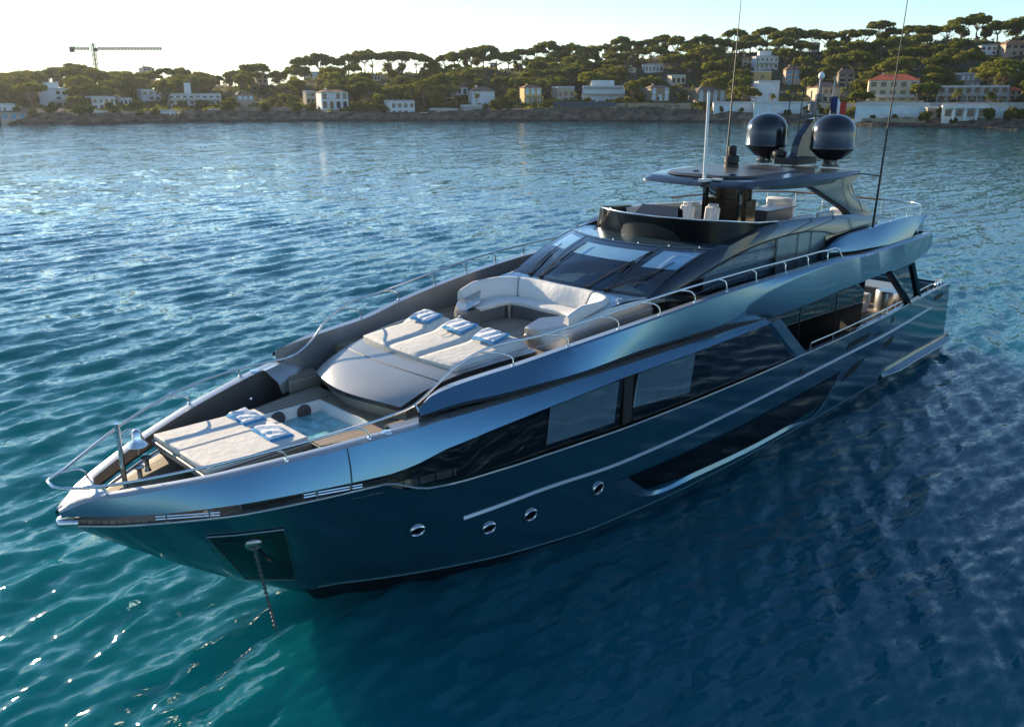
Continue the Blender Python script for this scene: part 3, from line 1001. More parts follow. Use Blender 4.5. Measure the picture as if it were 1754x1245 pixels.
# ------------------------------------------------------------------ U-shaped lounge in front of the windscreen
base_o = [(31.22, 1.02), (31.28, 1.3), (31.18, 1.62), (30.9, 1.95), (30.4, 2.18), (29.6, 2.34), (28.6, 2.48), (28.0, 2.58)]
top_o = [(31.19, 1.05, 5.18), (31.22, 1.32, 5.20), (31.08, 1.6, 5.24), (30.75, 1.88, 5.31), (30.2, 2.08, 5.40), (29.4, 2.22, 5.55), (28.6, 2.36, 5.62), (28.1, 2.5, 5.64)]
nb = 40
bo = crom([(x, y, 4.76) for x, y in base_o], nb); to = crom(top_o, nb)
mo = bo*.35+to*.65; mo[:, 1] += .03
ti = to.copy(); ti[:, 1] = np.maximum(np.minimum(1.10, ti[:, 1]), ti[:, 1]-np.interp(ti[:, 0], [28, 30, 30.8], [.14, .3, .9])); ti[:, 0] -= np.interp(ti[:, 0], [30.6, 31.2], [0, .08]); ti[:, 2] += .03
b = MB().both([bo, mo, to, ti])
for s in (1, -1):
    pts = [(31.22, s*1.02, 4.76), (31.19, s*1.05, 5.19), (30.7, s*1.10, 5.19), (30.7, s*1.10, 4.76)]
    b.add(pts, [(0, 1, 2, 3) if s > 0 else (3, 2, 1, 0)])
b.build("lounge_coaming", mat("silver_paint", (.36, .37, .37), .3, .75, coat=.3), yacht, smooth=40)
b = MB()
for s in (1, -1):
    for q in [MB().lathe([(.10, 0), (.10, .03), (.075, .045), (.055, .03), (.01, .03)], (31.25, s*1.22, 4.98), 20, 'X')]:
        b.add(q.v, q.f)
b.build("lounge_speaker", BRUSHED, yacht, smooth=40)
def upath(w, xa, xf, r, n=60):
    """U-shaped path, open towards the bow: port front end -> round the back -> starboard"""
    P = [(xf, w), (xf-(xf-xa)*.45, w), (xa+r, w*.995), (xa+r*.35, w-r*.35), (xa, w-r*1.1), (xa-.03, 0)]
    P = P+[(x, -y) for x, y in P[-2::-1]]
    return crom(P, n)
sofa = empty("lounge_sofa", (30, 0, 4.78)); sofa['frame'] = True; sofa.parent = yacht
sofa.matrix_parent_inverse = Matrix.Translation(-yacht.location)
pi_ = upath(1.16, 29.52, 30.78, .16); po_ = upath(1.86, 28.95, 30.72, .5)
b = MB().loft([[(p[0], p[1], 4.765) for p in pi_], [(p[0], p[1], 5.12) for p in pi_]])
b.build("seat_base", INNER, sofa, smooth=50)
secs = []
for a, c in zip(pi_, po_):
    f_ = lambda t, z: (a[0]*(1-t)+c[0]*t, a[1]*(1-t)+c[1]*t, z)
    secs.append([f_(-.03, 5.10), f_(-.06, 5.15), f_(-.045, 5.21), f_(.02, 5.235), f_(.5, 5.235), f_(1.06, 5.22), f_(1.06, 5.08)])
b = MB().loft(secs, closed=False)
b.add(secs[0], [tuple(range(7))]); b.add(secs[-1], [tuple(range(7))[::-1]])
b.build("seat_cushion", IVORY, sofa, smooth=60)
pk_ = upath(2.0, 28.72, 30.66, .6, 61)
def back_section(i, t0):
    """cross-section of the backrest at station i; it sinks towards the open ends"""
    t = abs(i-30)/30
    h = .48 if t < .86 else .48-(t-.86)/.14*.16
    a, c = po_b[i], pk_[i]
    d = np.array([c[0]-a[0], c[1]-a[1]])
    q = lambda s_, z: (a[0]+d[0]*s_, a[1]+d[1]*s_, 5.22+z)
    return [q(.0, 0.0), q(.02, .12), q(.42, h*.86), q(.62, h), q(.88, h*1.02), q(1.12, h*.9), q(1.22, h*.55), q(1.2, 0.02)]
po_b = upath(1.80, 29.02, 30.62, .5, 61)
cuts = [0, 20, 43, 60]
for c_ in (20, 43):
    MB().tube([back_section(c_, 0)[j] for j in range(7)], .012, 5).build("cushion_seam", mat("seam_grey", (.20, .19, .18), .8), sofa)
for k in range(3):
    sec = [back_section(i, 0) for i in range(cuts[k], cuts[k+1]+1)]
    def shrink(s_, e_):
        c_ = np.mean(np.array(s_), 0)
        return [tuple(c_+(np.array(p)-c_)*e_) for p in s_]
    sec[0] = shrink(sec[0], .93); sec[-1] = shrink(sec[-1], .93)
    b = MB().loft(sec)
    b.add(sec[0], [tuple(range(8))]); b.add(sec[-1], [tuple(range(8))[::-1]])
    b.build("back_cushion", IVORY, sofa, smooth=60)
b = MB().prism([(30.9, -1.14), (29.55, -1.14), (29.55, 1.14), (30.9, 1.14)], 4.762, 4.775)
b.build("lounge_floor", TEAK, yacht)
MB().box((30.95, -1.135, 4.98), (.09, .02, .14)).build("switch_plate", WHITE, yacht)
MB().lathe([(.075, 0), (.075, .36)], (29.66, -1.06, 4.765), 16).build("corner_post", BRUSHED, yacht, smooth=40)

# deck plate behind the sofa up to the windscreen
dk = [(28.05, 2.52), (28.6, 2.3), (29.0, 2.1)]
WB = [(28.12, 2.46), (28.18, 2.2), (28.3, 1.34), (28.42, .67), (28.45, 0)]
WB = WB+[(x, -y) for x, y in WB[-2::-1]]
WT = [(25.42, 2.52, 6.59), (25.72, 2.1, 6.60), (26.12, 1.35, 6.605), (26.32, .6, 6.61), (26.36, 0, 6.61)]
WT = WT+[(x, -y, z) for x, y, z in WT[-2::-1]]
wb_ = crom([(x, y, 5.65) for x, y in WB], 41); wt_ = crom(WT, 41)
pd = [(p[0], p[1], 5.64) for p in crom([(28.9, 2.25), (28.72, 1.9), (28.60, 1.2), (28.58, 0), (28.60, -1.2), (28.72, -1.9), (28.9, -2.25)], 41)]
pd2 = [(p[0], p[1], 5.58) for p in crom([(29.3, 2.22), (29.0, 1.9), (28.8, 1.2), (28.78, 0), (28.8, -1.2), (29.0, -1.9), (29.3, -2.22)], 41)]
wbl = [(p[0]-.1, p[1], 5.652) for p in wb_]
b = MB().loft([wbl, pd, pd2]); b.build("cowl_deck", PAINT, yacht, smooth=30)
MB().lathe([(.09, 0), (.09, .012), (.02, .02)], (28.62, 1.95, 5.64), 16).build("deck_hatch", STEEL, yacht)

# ------------------------------------------------------------------ windscreen
def W(u, v, off=0.0):
    """point on the windscreen: u from -1 (starboard) to 1 (port), v from sill to roof"""
    i = (1-u)/2*40
    k = int(min(39, max(0, math.floor(i)))); f_ = i-k
    a = wb_[k]*(1-f_)+wb_[k+1]*f_
    c = wt_[k]*(1-f_)+wt_[k+1]*f_
    p = a*(1-v)+c*v
    bow = .10*math.sin(math.pi*v)
    return Vector((p[0]+bow*.45+off*.45, p[1], p[2]+bow*.9+off*.9))
wsc = empty("windscreen", (27, 0, 5.65)); wsc['frame'] = True; wsc.parent = yacht
wsc.matrix_parent_inverse = Matrix.Translation(-yacht.location)
for u0, u1 in ((-.985, -.515), (-.49, .49), (.515, .985)):
    b = MB().loft([[W(u0+(u1-u0)*i/20, .03+.94*j/12) for i in range(21)] for j in range(13)])
    b.build("windscreen_pane", SCREEN, wsc, smooth=60)
for u0, u1 in ((-.515, -.49), (.49, .515)):
    b = MB().loft([[W(u0+(u1-u0)*i, .0+1.0*j/12, .012) for i in range(2)] for j in range(13)])
    b.build("mullion", BLACK, wsc)
b = MB().loft([[W(-1+2*i/40, 0, .01) for i in range(41)], [W(-1+2*i/40, .04, .012) for i in range(41)]])
b.loft([[W(-1+2*i/40, .965, .012) for i in range(41)], [W(-1+2*i/40, 1.0, .01) for i in range(41)]])
b.build("screen_frame", BLACK, wsc, smooth=50)
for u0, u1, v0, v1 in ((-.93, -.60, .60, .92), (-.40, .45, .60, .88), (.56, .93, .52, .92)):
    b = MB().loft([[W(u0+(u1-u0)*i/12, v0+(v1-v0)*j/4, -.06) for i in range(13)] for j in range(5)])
    b.build("screen_sky_patch", SKYPATCH, wsc, smooth=60)  # pale panels standing in for sky reflected in the glass
b = MB().loft([[W(-.97+1.94*i/20, .03, -.25) for i in range(21)], [(W(-.97+1.94*i/20, .45, -.9)) for i in range(21)], [Vector((25.3, (1-i/10)*2.3, 5.9)) for i in range(21)]])
b.build("dashboard", mat("wheelhouse_trim", (.11, .15, .18), .6), wsc, smooth=30)
b = MB().box((25.2, 0, 6.1), (.1, 4.6, .9)); b.build("wheelhouse_bulkhead", mat("wheelhouse_trim"), yacht)
def wiper(u0, v0, u1, v1, u2, v2):
    r = MB()
    a, c = W(u0, v0, .03), W(u1, v1, .06)
    r.tube([a, a.lerp(c, .5)+Vector((.02, 0, .03)), c], .014, 6)
    a2 = W(u0-.025, v0, .03); r.tube([a2, a2.lerp(c, .5)+Vector((.02, 0, .03)), c], .010, 6)
    r.tube([W(u1+(u2-u1)*t*.5-(u2-u1)*.5*(1-t)*.9, v1+(v2-v1)*t*.5-(v2-v1)*.5*(1-t)*.9, .035) for t in np.linspace(0, 1, 6)], .016, 6)
    r.box(a, (.07, .07, .06))
    r.box(a2, (.06, .06, .06))
    return r
for args in ((-.66, .02, -.69, .42, -.70, .85), (-.47, .02, -.36, .55, -.30, 1.05), (.27, .02, .47, .56, .53, 1.1), (.50, .02, .80, .36, .93, .85)):
    wiper(*args).build("wiper", MATTBLACK, wsc, smooth=50)

# ------------------------------------------------------------------ wheelhouse roof, arch strips and side glass
CB = [(24.5, 2.42, 6.66), (24.73, 2.15, 6.60), (24.85, 1.4, 6.58), (24.93, .5, 6.57), (24.94, 0, 6.57)]
CB = CB+[(x, -y, z) for x, y, z in CB[-2::-1]]
cb_ = crom(CB, 41)
mid_ = wt_*.5+cb_*.5; mid_[:, 2] += .03
b = MB().loft([wt_, mid_, cb_]); b.build("wheelhouse_roof", PAINT, yacht, smooth=40)
b = MB()
for u in (-.8, -.42, -.1, .22, .55, .85):
    p = W(u, 1.0); b.lathe([(.022, 0), (.018, .03), (.004, .035)], (p.x-.08, p.y, p.z), 8)
b.build("roof_lights", STEEL, yacht)
WE = [(28.2, 2.44, 5.64), (27.6, 2.46, 5.90), (26.9, 2.50, 6.17), (26.2, 2.52, 6.40), (25.42, 2.53, 6.6), (24.6, 2.48, 6.72), (23.4, 2.62, 6.96), (22.4, 2.68, 7.02),
      (19.9, 2.68, 6.93), (17.6, 2.60, 6.79), (15.7, 2.52, 6.60), (14.7, 2.5, 6.5)]
TE = [(28.05, 2.56, 5.63), (27.3, 2.61, 5.92), (26.6, 2.66, 6.18), (25.8, 2.70, 6.42), (25.0, 2.74, 6.62), (24.2, 2.77, 6.80), (23.2, 2.80, 6.90), (22.2, 2.80, 6.93),
      (19.9, 2.79, 6.84), (17.7, 2.72, 6.68), (15.9, 2.64, 6.5), (14.9, 2.6, 6.38)]
LE = [(27.6, 2.62, 5.62), (27.0, 2.66, 5.78), (26.5, 2.72, 5.92), (26.0, 2.76, 6.08), (25.2, 2.80, 6.28), (24.4, 2.82, 6.42), (23.4, 2.83, 6.54), (22.2, 2.83, 6.60),
      (20.4, 2.82, 6.56), (19.4, 2.81, 6.42), (18.6, 2.8, 6.20), (18.2, 2.8, 5.95)]
n1 = 70
we, te, le = crom(WE, n1), crom(TE, n1), crom(LE, n1)
kcut = 30
b = MB().both([we[:kcut+1], te[:kcut+1], le[:kcut+1]], flip=True)
b.build("windscreen_arch", DARK, yacht, smooth=60)
b = MB().both([we[kcut:], te[kcut:], le[kcut:]], flip=True)
b.build("flybridge_side", SIDEPAINT, yacht, smooth=60)
b = MB()
for s in (1, -1):
    b.tube([(p[0], s*(p[1]+.012), p[2]) for p in le], .018, 5)
    for k in (40, 48):
        b.tube([(q[0], s*(q[1]+.012), q[2]) for q in (we[k], te[k], le[k])], .009, 4)
b.build("side_seam", MATTBLACK, yacht)
lb = le.copy(); lb[:, 2] = 5.42; lb[:, 1] += .02
lb[:, 0] = np.interp(np.linspace(0, 1, n1), [0, 1], [27.7, 18.2])
ln = le.copy(); ln[:, 1] -= .02
for i0, i1, mt_ in ((0, 37, PANE), (37, 46, GREYLAM), (46, 52, GREYLAM), (52, 69, GREYLAM)):
    a_, c_ = ln[i0:i1+1].copy(), lb[i0:i1+1].copy()
    b = MB().both([a_, c_], flip=True)
    b.build("side_window" if mt_ is PANE else "side_panel", mt_ if mt_ is PANE else mat("side_panel_grey", (.20, .26, .29), .2, .6), yacht, smooth=60)
b = MB()
for k in (37, 46, 52):
    for s in (1, -1):
        b.tube([(ln[k][0], s*(ln[k][1]+.025), ln[k][2]), (lb[k][0], s*(lb[k][1]+.025), lb[k][2])], .011, 4)
b.build("side_joint", MATTBLACK, yacht)
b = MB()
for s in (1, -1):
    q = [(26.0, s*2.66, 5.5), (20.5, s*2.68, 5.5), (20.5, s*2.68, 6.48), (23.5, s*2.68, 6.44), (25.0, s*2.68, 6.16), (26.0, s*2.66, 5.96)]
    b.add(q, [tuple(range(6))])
b.build("cabin_pale_sheet", GREYBLIND, yacht)  # pale sheet close behind the side glass, in place of its pale reflection
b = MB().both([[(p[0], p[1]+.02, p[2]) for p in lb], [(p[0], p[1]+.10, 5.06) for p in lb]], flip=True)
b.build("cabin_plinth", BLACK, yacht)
b = MB()
for s in (1, -1):
    pth = [(x, s*2.93, z) for x, z in ((26.9, 5.60), (25.5, 5.72), (23.5, 5.80), (21.2, 5.86), (20.6, 5.86), (20.2, 5.80))]
    b.tube(crom(pth, 24), .02, 6)
    for x, z in ((25.6, 5.71), (24.0, 5.78), (22.4, 5.83), (20.9, 5.86)):
        b.tube([(x, s*2.93, z), (x-.05, s*2.84, z-.03), (x-.05, s*2.83, z-.2)], .014, 5)
b.build("cabin_handrail", BLACK, yacht, smooth=60)

# ------------------------------------------------------------------ flybridge
E_ = [(25.42, 0, 7.25), (25.40, .5, 7.245), (25.22, 1.15, 7.24), (24.93, 1.75, 7.22), (24.4, 2.35, 7.19), (23.6, 2.62, 7.10), (22.4, 2.72, 7.03)]
L_ = [(24.94, 0, 6.57), (24.93, .5, 6.57), (24.85, 1.4, 6.58), (24.73, 2.15, 6.60), (24.5, 2.42, 6.66), (23.5, 2.62, 6.90), (22.4, 2.70, 7.0)]
e_, l_ = crom(E_, 30), crom(L_, 30)
m_ = e_*.42+l_*.58; m_[:, 0] -= .02
b = MB().both([l_, m_, e_]); b.build("fly_coaming", mat("coaming_black", (.005, .0045, .004), .25, 0, spec=.18), yacht, smooth=40)
ei = e_.copy(); ei[:, 0] -= .10*np.clip((ei[:, 0]-22.4)/2, 0, 1); ei[:, 1] = np.maximum(0, ei[:, 1]-.08)
ed = ei.copy(); ed[:, 2] = 6.05; ed[:, 0] -= .4*np.clip((ed[:, 0]-22.4)/2, 0, 1)
b = MB().both([e_, ei, ed]); b.build("coaming_lining", MATTBLACK, yacht, smooth=40)
b = MB()
for k in (6, 14, 20):
    for s in (1, -1):
        b.tube([(p[0]+.006, s*p[1], p[2]) for p in (l_[k], m_[k], e_[k])], .008, 4)
b.build("coaming_seam", MATTBLACK, yacht)
b = MB()
fullr = [(p[0], -p[1], p[2]) for p in e_[::-1]]+[tuple(p) for p in e_[1:]]
b.tube([(p[0]+.02, p[1], p[2]+.03) for p in fullr], .02, 6)
for k in range(2, len(fullr)-1, 5):
    p = fullr[k]; b.tube([(p[0], p[1], p[2]-.02), (p[0]+.02, p[1], p[2]+.03)], .012, 5)
b.build("coaming_rail", STEEL, yacht, smooth=60)
fl = [(x, np.interp(-x, -we[:, 0], we[:, 1])-.06) for x in np.linspace(24.3, 14.8, 16)]
b = MB().prism([(x, -y) for x, y in fl]+[(x, y) for x, y in fl[::-1]], 5.95, 6.06)
b.build("fly_floor", TEAK, yacht)
fi = we[28:].copy(); fi[:, 1] -= .12; fi[:, 2] -= .02
fd_ = fi.copy(); fd_[:, 2] = 6.06
b = MB().both([we[28:], fi, fd_]); b.build("fly_lining", WHITE, yacht, smooth=40)
# helm: dark console with a raked face, two seats
b = MB().loft([[(25.15, -.55, 7.05), (24.95, 1.0, 7.05)], [(24.35, -.75, 7.42), (24.2, .45, 7.42)], [(24.1, -.75, 7.3), (23.95, .45, 7.3)], [(23.95, -.75, 6.06), (23.8, .45, 6.06)]])
b.build("helm_console", mat("console_black", (.02, .024, .03), .4), yacht, smooth=20)
def helm_seat(x, y):
    r = MB()
    r.box((x, y, 6.50), (.5, .48, .16)); r.box((x-.27, y, 6.86), (.14, .48, .72), ry=-.16); r.box((x-.33, y, 7.22), (.12, .34, .2), ry=-.16)
    r.box((x+.02, y-.26, 6.68), (.4, .07, .1)); r.box((x+.02, y+.26, 6.68), (.4, .07, .1))
    r.box((x, y, 6.24), (.25, .25, .36))
    return r
for x, y in ((22.55, -.55), (22.35, .25)):
    helm_seat(x, y).build("helm_seat", IVORY, yacht, bevel=.04, smooth=60)
b = MB().box((20.6, 0, 6.7), (.6, 1.5, 1.3)); b.box((20.5, 0, 7.56), (.35, 1.2, .5)); b.box((20.45, .1, 7.2), (.5, 1.0, .3))
b.build("wet_bar", mat("bar_dark", (.05, .04, .03), .2, .3, noise=.4, nscale=6), yacht, bevel=.03)
for s in (-1, 1):
    b = MB().box((21.15, s*.63, 6.9), (.2, .12, 1.7)); b.build("roof_post", BLACK, yacht, bevel=.02)
# lounge furniture aft of the bar
for (x, y, l, w_) in ((19.6, 1.7, 1.3, .8), (18.1, 1.75, 1.0, .8)):
    b = MB().box((x, y, 6.35), (l, w_, .5)); b.box((x, y+.3, 6.7), (l, .2, .35)); b.build("fly_sofa", IVORY, yacht, bevel=.06, smooth=60)
b = MB().box((16.2, -.9, 6.29), (1.9, .6, .46)); b.box((16.2, -.9, 6.55), (2.1, .75, .05)); b.build("fly_bar", mat("bar_grey", (.10, .11, .12), .3), yacht, bevel=.02)
b = MB().box((19.2, -1.7, 6.9), (.9, .6, .06)); b.box((19.2, -1.7, 6.5), (.12, .12, .8)); b.build("fly_table", WHITE, yacht, bevel=.02)
for x, y in ((15.3, -1.4), (13.6, .4)):
    b = MB().box((x, y, 5.98 if x < 14.8 else 6.3), (1.3, 1.1, .36)); b.box((x-.5, y, 6.2 if x < 14.8 else 6.6), (.3, 1.1, .4)); b.build("fly_lounger", IVORY, yacht, bevel=.08, smooth=60)
MB().lathe([(.26, 0), (.26, .08), (.16, .10), (.16, -.02), (.26, -.02)], (13.3, -1.9, 6.25), 24, 'X').build("life_ring", mat("ring_orange", (.55, .10, .03), .5), yacht, smooth=50)

# side wings carrying the bulwark up to the aft rail
U_ = crom([(20.0, 3.12, 5.93), (19.1, 3.10, 6.18), (17.0, 3.12, 6.32), (15.4, 3.2, 6.42), (13.6, 3.22, 6.44), (12.3, 3.22, 6.36)], 30)
V_ = crom([(20.1, 3.2, 5.9), (18.8, 3.32, 5.80), (16.9, 3.42, 5.74), (15.2, 3.46, 5.70), (14.2, 3.44, 5.70), (13.8, 3.40, 5.95)], 30)
mid = U_*.5+V_*.5; mid[:, 1] += .05
Ui = U_.copy(); Ui[:, 1] -= .12
Ub = Ui.copy(); Ub[:, 2] = 5.62
b = MB().both([Ub, Ui, U_, mid, V_], flip=True); b.build("aft_wing", PAINT, yacht, smooth=40)
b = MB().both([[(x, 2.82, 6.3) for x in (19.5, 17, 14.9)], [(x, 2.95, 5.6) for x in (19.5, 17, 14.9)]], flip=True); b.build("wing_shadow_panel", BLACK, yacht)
# aft rail with wooden capping
b = MB()
cap_ = crom([(16.0, 3.1, 6.78), (14.4, 3.18, 6.80), (12.9, 3.15, 6.74), (12.25, 2.7, 6.72), (12.1, 0, 6.72), (12.25, -2.7, 6.72), (12.9, -3.15, 6.74), (15, -3.1, 6.85), (18, -2.75, 7.05), (20.2, -2.65, 7.12)], 60)
b.tube(cap_[18:], .035, 8)
b.build("aft_rail_cap", mat("varnished_wood", (.30, .13, .05), .25, coat=.6), yacht, smooth=60)
b = MB()
for k in range(2, 60, 4):
    p = cap_[k]
    zb_ = 5.64 if p[0] < 14.7 else 6.4
    b.tube([(p[0], p[1], zb_), tuple(p)], .022, 6)
b.build("rail_post", STEEL, yacht, smooth=60)
b = MB().tube(cap_[:20], .032, 8)
for dz in (.35, .7):
    b.tube([(p[0], p[1], p[2]-dz) for p in cap_[6:44]], .013, 5)
b.build("aft_rail", STEEL, yacht, smooth=60)

# ------------------------------------------------------------------ hardtop, mast and aerials
HT = [(23.15, 0), (23.12, .8), (23.05, 1.3), (22.8, 1.95), (22.2, 2.22), (21, 2.34), (19, 2.4), (17.5, 2.36), (16.4, 2.28)]
def ht_curve(pts, z, n=60):
    c = crom(pts, n)
    return [(p[0], p[1], z(p[0])) for p in c]
zlow = table((23.2, 7.96), (22.2, 7.90), (20.5, 7.84), (18, 7.86), (16.3, 8.0))
ztop = table((23.2, 8.06), (22.4, 8.14), (20, 8.22), (16.3, 8.12))
hl = ht_curve(HT, zlow)
hm = ht_curve([(x-.05, y+.02) for x, y in HT], lambda x: zlow(x)*.45+ztop(x)*.55-.02)
hu = ht_curve([(x-.40 if i < 3 else x-.3, max(0, y-.14) if y > 0 else 0) for i, (x, y) in enumerate(HT)], ztop)
hc_ = [(p[0], 0, p[2]+.03) for p in hu]
b = MB().both([hl, hm, hu]); b.build("hardtop", DARK, yacht, smooth=35)
b = MB().both([hu, [(p[0]-.02, p[1]*.5, p[2]+.02) for p in hu], hc_], flip=False); b.build("hardtop_skin", DARK, yacht, smooth=40)
b = MB().both([hl, [(p[0], 0, p[2]-.02) for p in hl]], flip=True); b.build("hardtop_lining", MATTBLACK, yacht)
pn = crom([(22.65, 0), (22.55, .9), (22.2, 1.45), (21, 1.62), (19.6, 1.62), (18.7, 1.2), (18.4, 0)], 40)
b = MB().both([[(p[0], p[1], 8.20-.03*(p[0]-20)/2.5*(p[0] > 20)) for p in pn], [(20.5+(p[0]-20.5)*.96, p[1]*.95, 8.265-.03*(p[0]-20)/2.5*(p[0] > 20)) for p in pn], [(20.5+(p[0]-20.5)*.9, 0, 8.285-.03*(p[0]-20)/2.5*(p[0] > 20)) for p in pn]])
b.build("hardtop_panel", mat("panel_bronze", (.09, .085, .07), .35, .5), yacht, smooth=30)
# sweeping legs
Ai = [(19.9, 7.84), (19.4, 7.68), (18.9, 7.48), (18.35, 7.26), (17.85, 7.06), (17.3, 6.78), (17.1, 6.6)]
Ao = [(16.4, 8.08), (16.5, 7.98), (17.0, 7.70), (16.95, 7.48), (16.5, 7.2), (15.95, 6.9), (15.4, 6.5)]
ai, ao = crom([(x, 0, z) for x, z in Ai], 24), crom([(x, 0, z) for x, z in Ao], 24)
yo = np.interp(np.linspace(0, 1, 24), [0, .3, 1], [2.36, 2.40, 2.55])
b = MB()
rows = []
for k in range(24):
    m2 = (ai[k]+ao[k])/2
    rows.append([(ai[k][0], yo[k]-.06, ai[k][2]), (m2[0], yo[k]+.05, m2[2]), (ao[k][0], yo[k]-.02, ao[k][2]), (ao[k][0], yo[k]-.30, ao[k][2]), (ai[k][0], yo[k]-.30, ai[k][2])])
b.both(rows, closed=True); b.build("hardtop_leg", SIDEPAINT, yacht, smooth=35)
b = MB()
for s in (1, -1):
    b.tube([(p[0]-.0, s*(yo[k]-.03), p[2]) for k, p in enumerate(ai)], .035, 6)
    seam = [(19.0-.3*0, s*2.44, 7.95), (18.0, s*2.45, 7.85), (17.3, s*2.46, 7.72), (17.15, s*2.46, 7.5), (16.6, s*2.5, 7.1), (16.4, s*2.56, 6.75)]
    b.tube(seam[2:], .012, 4)
b.build("leg_trim", MATTBLACK, yacht, smooth=60)
for s in (-1, 1):
    c = (16.5, s*1.26, 8.2)
    rd = MB().lathe([(.30, 0), (.30, .10), (.24, .12), (.24, .22), (.42, .28), (.70, .55), (.745, .60), (.745, .66), (.73, .68), (.73, 1.12), (.70, 1.30), (.62, 1.46), (.50, 1.59), (.33, 1.69), (.15, 1.735), (.01, 1.745)], c, 40)
    rd = rd.build("radome", mat("radome_black", (.012, .012, .014), .16, 0, coat=.5), yacht, smooth=50)
    MB().box((c[0], c[1], 8.27), (.42, .42, .16)).build("radome_pedestal", BRUSHED, rd, bevel=.02)
fin = [(16.95, 8.25), (16.76, 8.6), (16.72, 8.86), (16.5, 9.21), (15.8, 9.74), (15.3, 9.78), (15.45, 9.2), (15.3, 8.6), (14.9, 8.25)]
b = MB()
for w_, sgn in ((.13, 1),):
    n_ = len(fin)
    vs = [(x, w_, z) for x, z in fin]+[(x, -w_, z) for x, z in fin]
    b.add(vs, [tuple(range(n_))[::-1], tuple(range(n_, 2*n_))]+[(i, (i+1) % n_, n_+(i+1) % n_, n_+i) for i in range(n_)])
mast = b.build("mast_fin", DARK, yacht, bevel=.02)
b = MB().box((16.6, 0, 8.35), (1.4, .9, .22)); b.lathe([(.18, 0), (.24, .1), (.24, .2), (.05, .28)], (17.1, -.35, 8.45), 16); b.tube([(16.9, -.5, 8.5), (17.15, -.5, 8.55)], .16, 14)
b.build("mast_foot", MATTBLACK, mast, bevel=.02)
b = MB().tube([(15.45, 0, 9.7), (15.35, 0, 10.5), (15.3, 0, 11.12)], .045, 8)
b.lathe([(.14, 0), (.14, .26), (.05, .3)], (15.75, 0, 9.98), 14); b.lathe([(.10, 0), (.13, .06), (.13, .2), (.05, .26)], (15.45, .05, 10.35), 12)
b.box((15.6, 0, 9.88), (.7, .5, .05)); b.box((15.5, .0, 10.3), (.4, .5, .04)); b.tube([(15.42, -.25, 10.3), (15.42, -.25, 10.7)], .03, 6)
b.tube([(15.42, .22, 10.3), (15.42, .22, 10.6)], .025, 6); b.box((15.85, .18, 9.98), (.2, .16, .14)); b.box((15.85, -.18, 9.98), (.2, .16, .14))
b.build("mast_instruments", mat("instrument_grey", (.12, .12, .13), .4, .3), mast, bevel=.01)
MB().lathe([(.02, -.14), (.10, -.06), (.11, 0), (.10, .06), (.02, .14)], (15.3, 0, 11.2), 12).build("masthead_light", WHITE, mast, smooth=60)
for x, y in ((21.9, -.55), (22.2, .95)):
    MB().lathe([(.16, 0), (.14, .08), (.08, .12), (.01, .13)], (x, y, 8.17), 16).build("roof_dome", BLACK, yacht, smooth=50)
b = MB().lathe([(.24, 0), (.24, .1), (.2, .14), (.24, .16), (.24, .36), (.12, .42)], (19.95, -.5, 8.27), 18); b.lathe([(.12, .40), (.14, .44), (.14, .66), (.10, .70), (.01, .71)], (19.95, -.5, 8.27), 14)
b.build("searchlight", MATTBLACK, yacht, smooth=40)
b = MB().tube([(23.0, .5, 8.08), (23.03, .5, 9.4), (23.06, .5, 10.63)], .055, 10, r2=.04); b.box((22.98, .5, 8.12), (.34, .26, .08)); b.box((22.7, .75, 8.14), (.2, .3, .05))
b.build("light_pole", WHITE, yacht, smooth=50)
for base, top in (((18.9, -1.35, 8.25), (18.75, -1.35, 13.6)), ((14.6, -1.6, 8.1), (14.3, -1.6, 12.0)), ((14.8, -1.0, 8.1), (14.5, -1.0, 11.9))):
    MB().tube([base, top], .035, 6, r2=.012).build("whip_aerial", MATTBLACK, yacht)
b = MB().tube([(16.65, 3.05, 5.7), (16.5, 3.07, 9.0), (16.3, 3.1, 13.5)], .045, 8, r2=.014); b.tube([(16.56, 3.05, 8.0), (16.4, 2.3, 8.02)], .02, 5)
b.build("whip_aerial", MATTBLACK, yacht)

# courtesy flag on its halyard
fs = MB().tube([(14.55, 0.05, 9.0), (14.35, .05, 11.2)], .016, 5).build("flag_halyard", mat("pale_rope", (.55, .55, .52), .7), yacht)
b = MB()
g = []
for i in range(13):
    u = i/12
    g.append([(14.5-.44*u, .05+.42*u+.06*math.sin(6*u), 10.5-.5*v-.22*u+.04*math.sin(7*u+2*v)) for v in np.linspace(0, 1, 6)])
for k, m_i in ((0, 0), (4, 1), (8, 2)):
    b.mi = m_i
    b.loft(g[k:k+5])
flag = b.build("courtesy_flag", [mat("flag_blue", (.02, .03, .12), .8), mat("flag_white", (.75, .75, .75), .8), mat("flag_red", (.55, .05, .03), .8)], None, smooth=60)
so = flag.modifiers.new("thickness", 'SOLIDIFY'); so.thickness = .008
tag(flag, "small blue white and red flag flying beside the mast between the two black radomes", "flag")

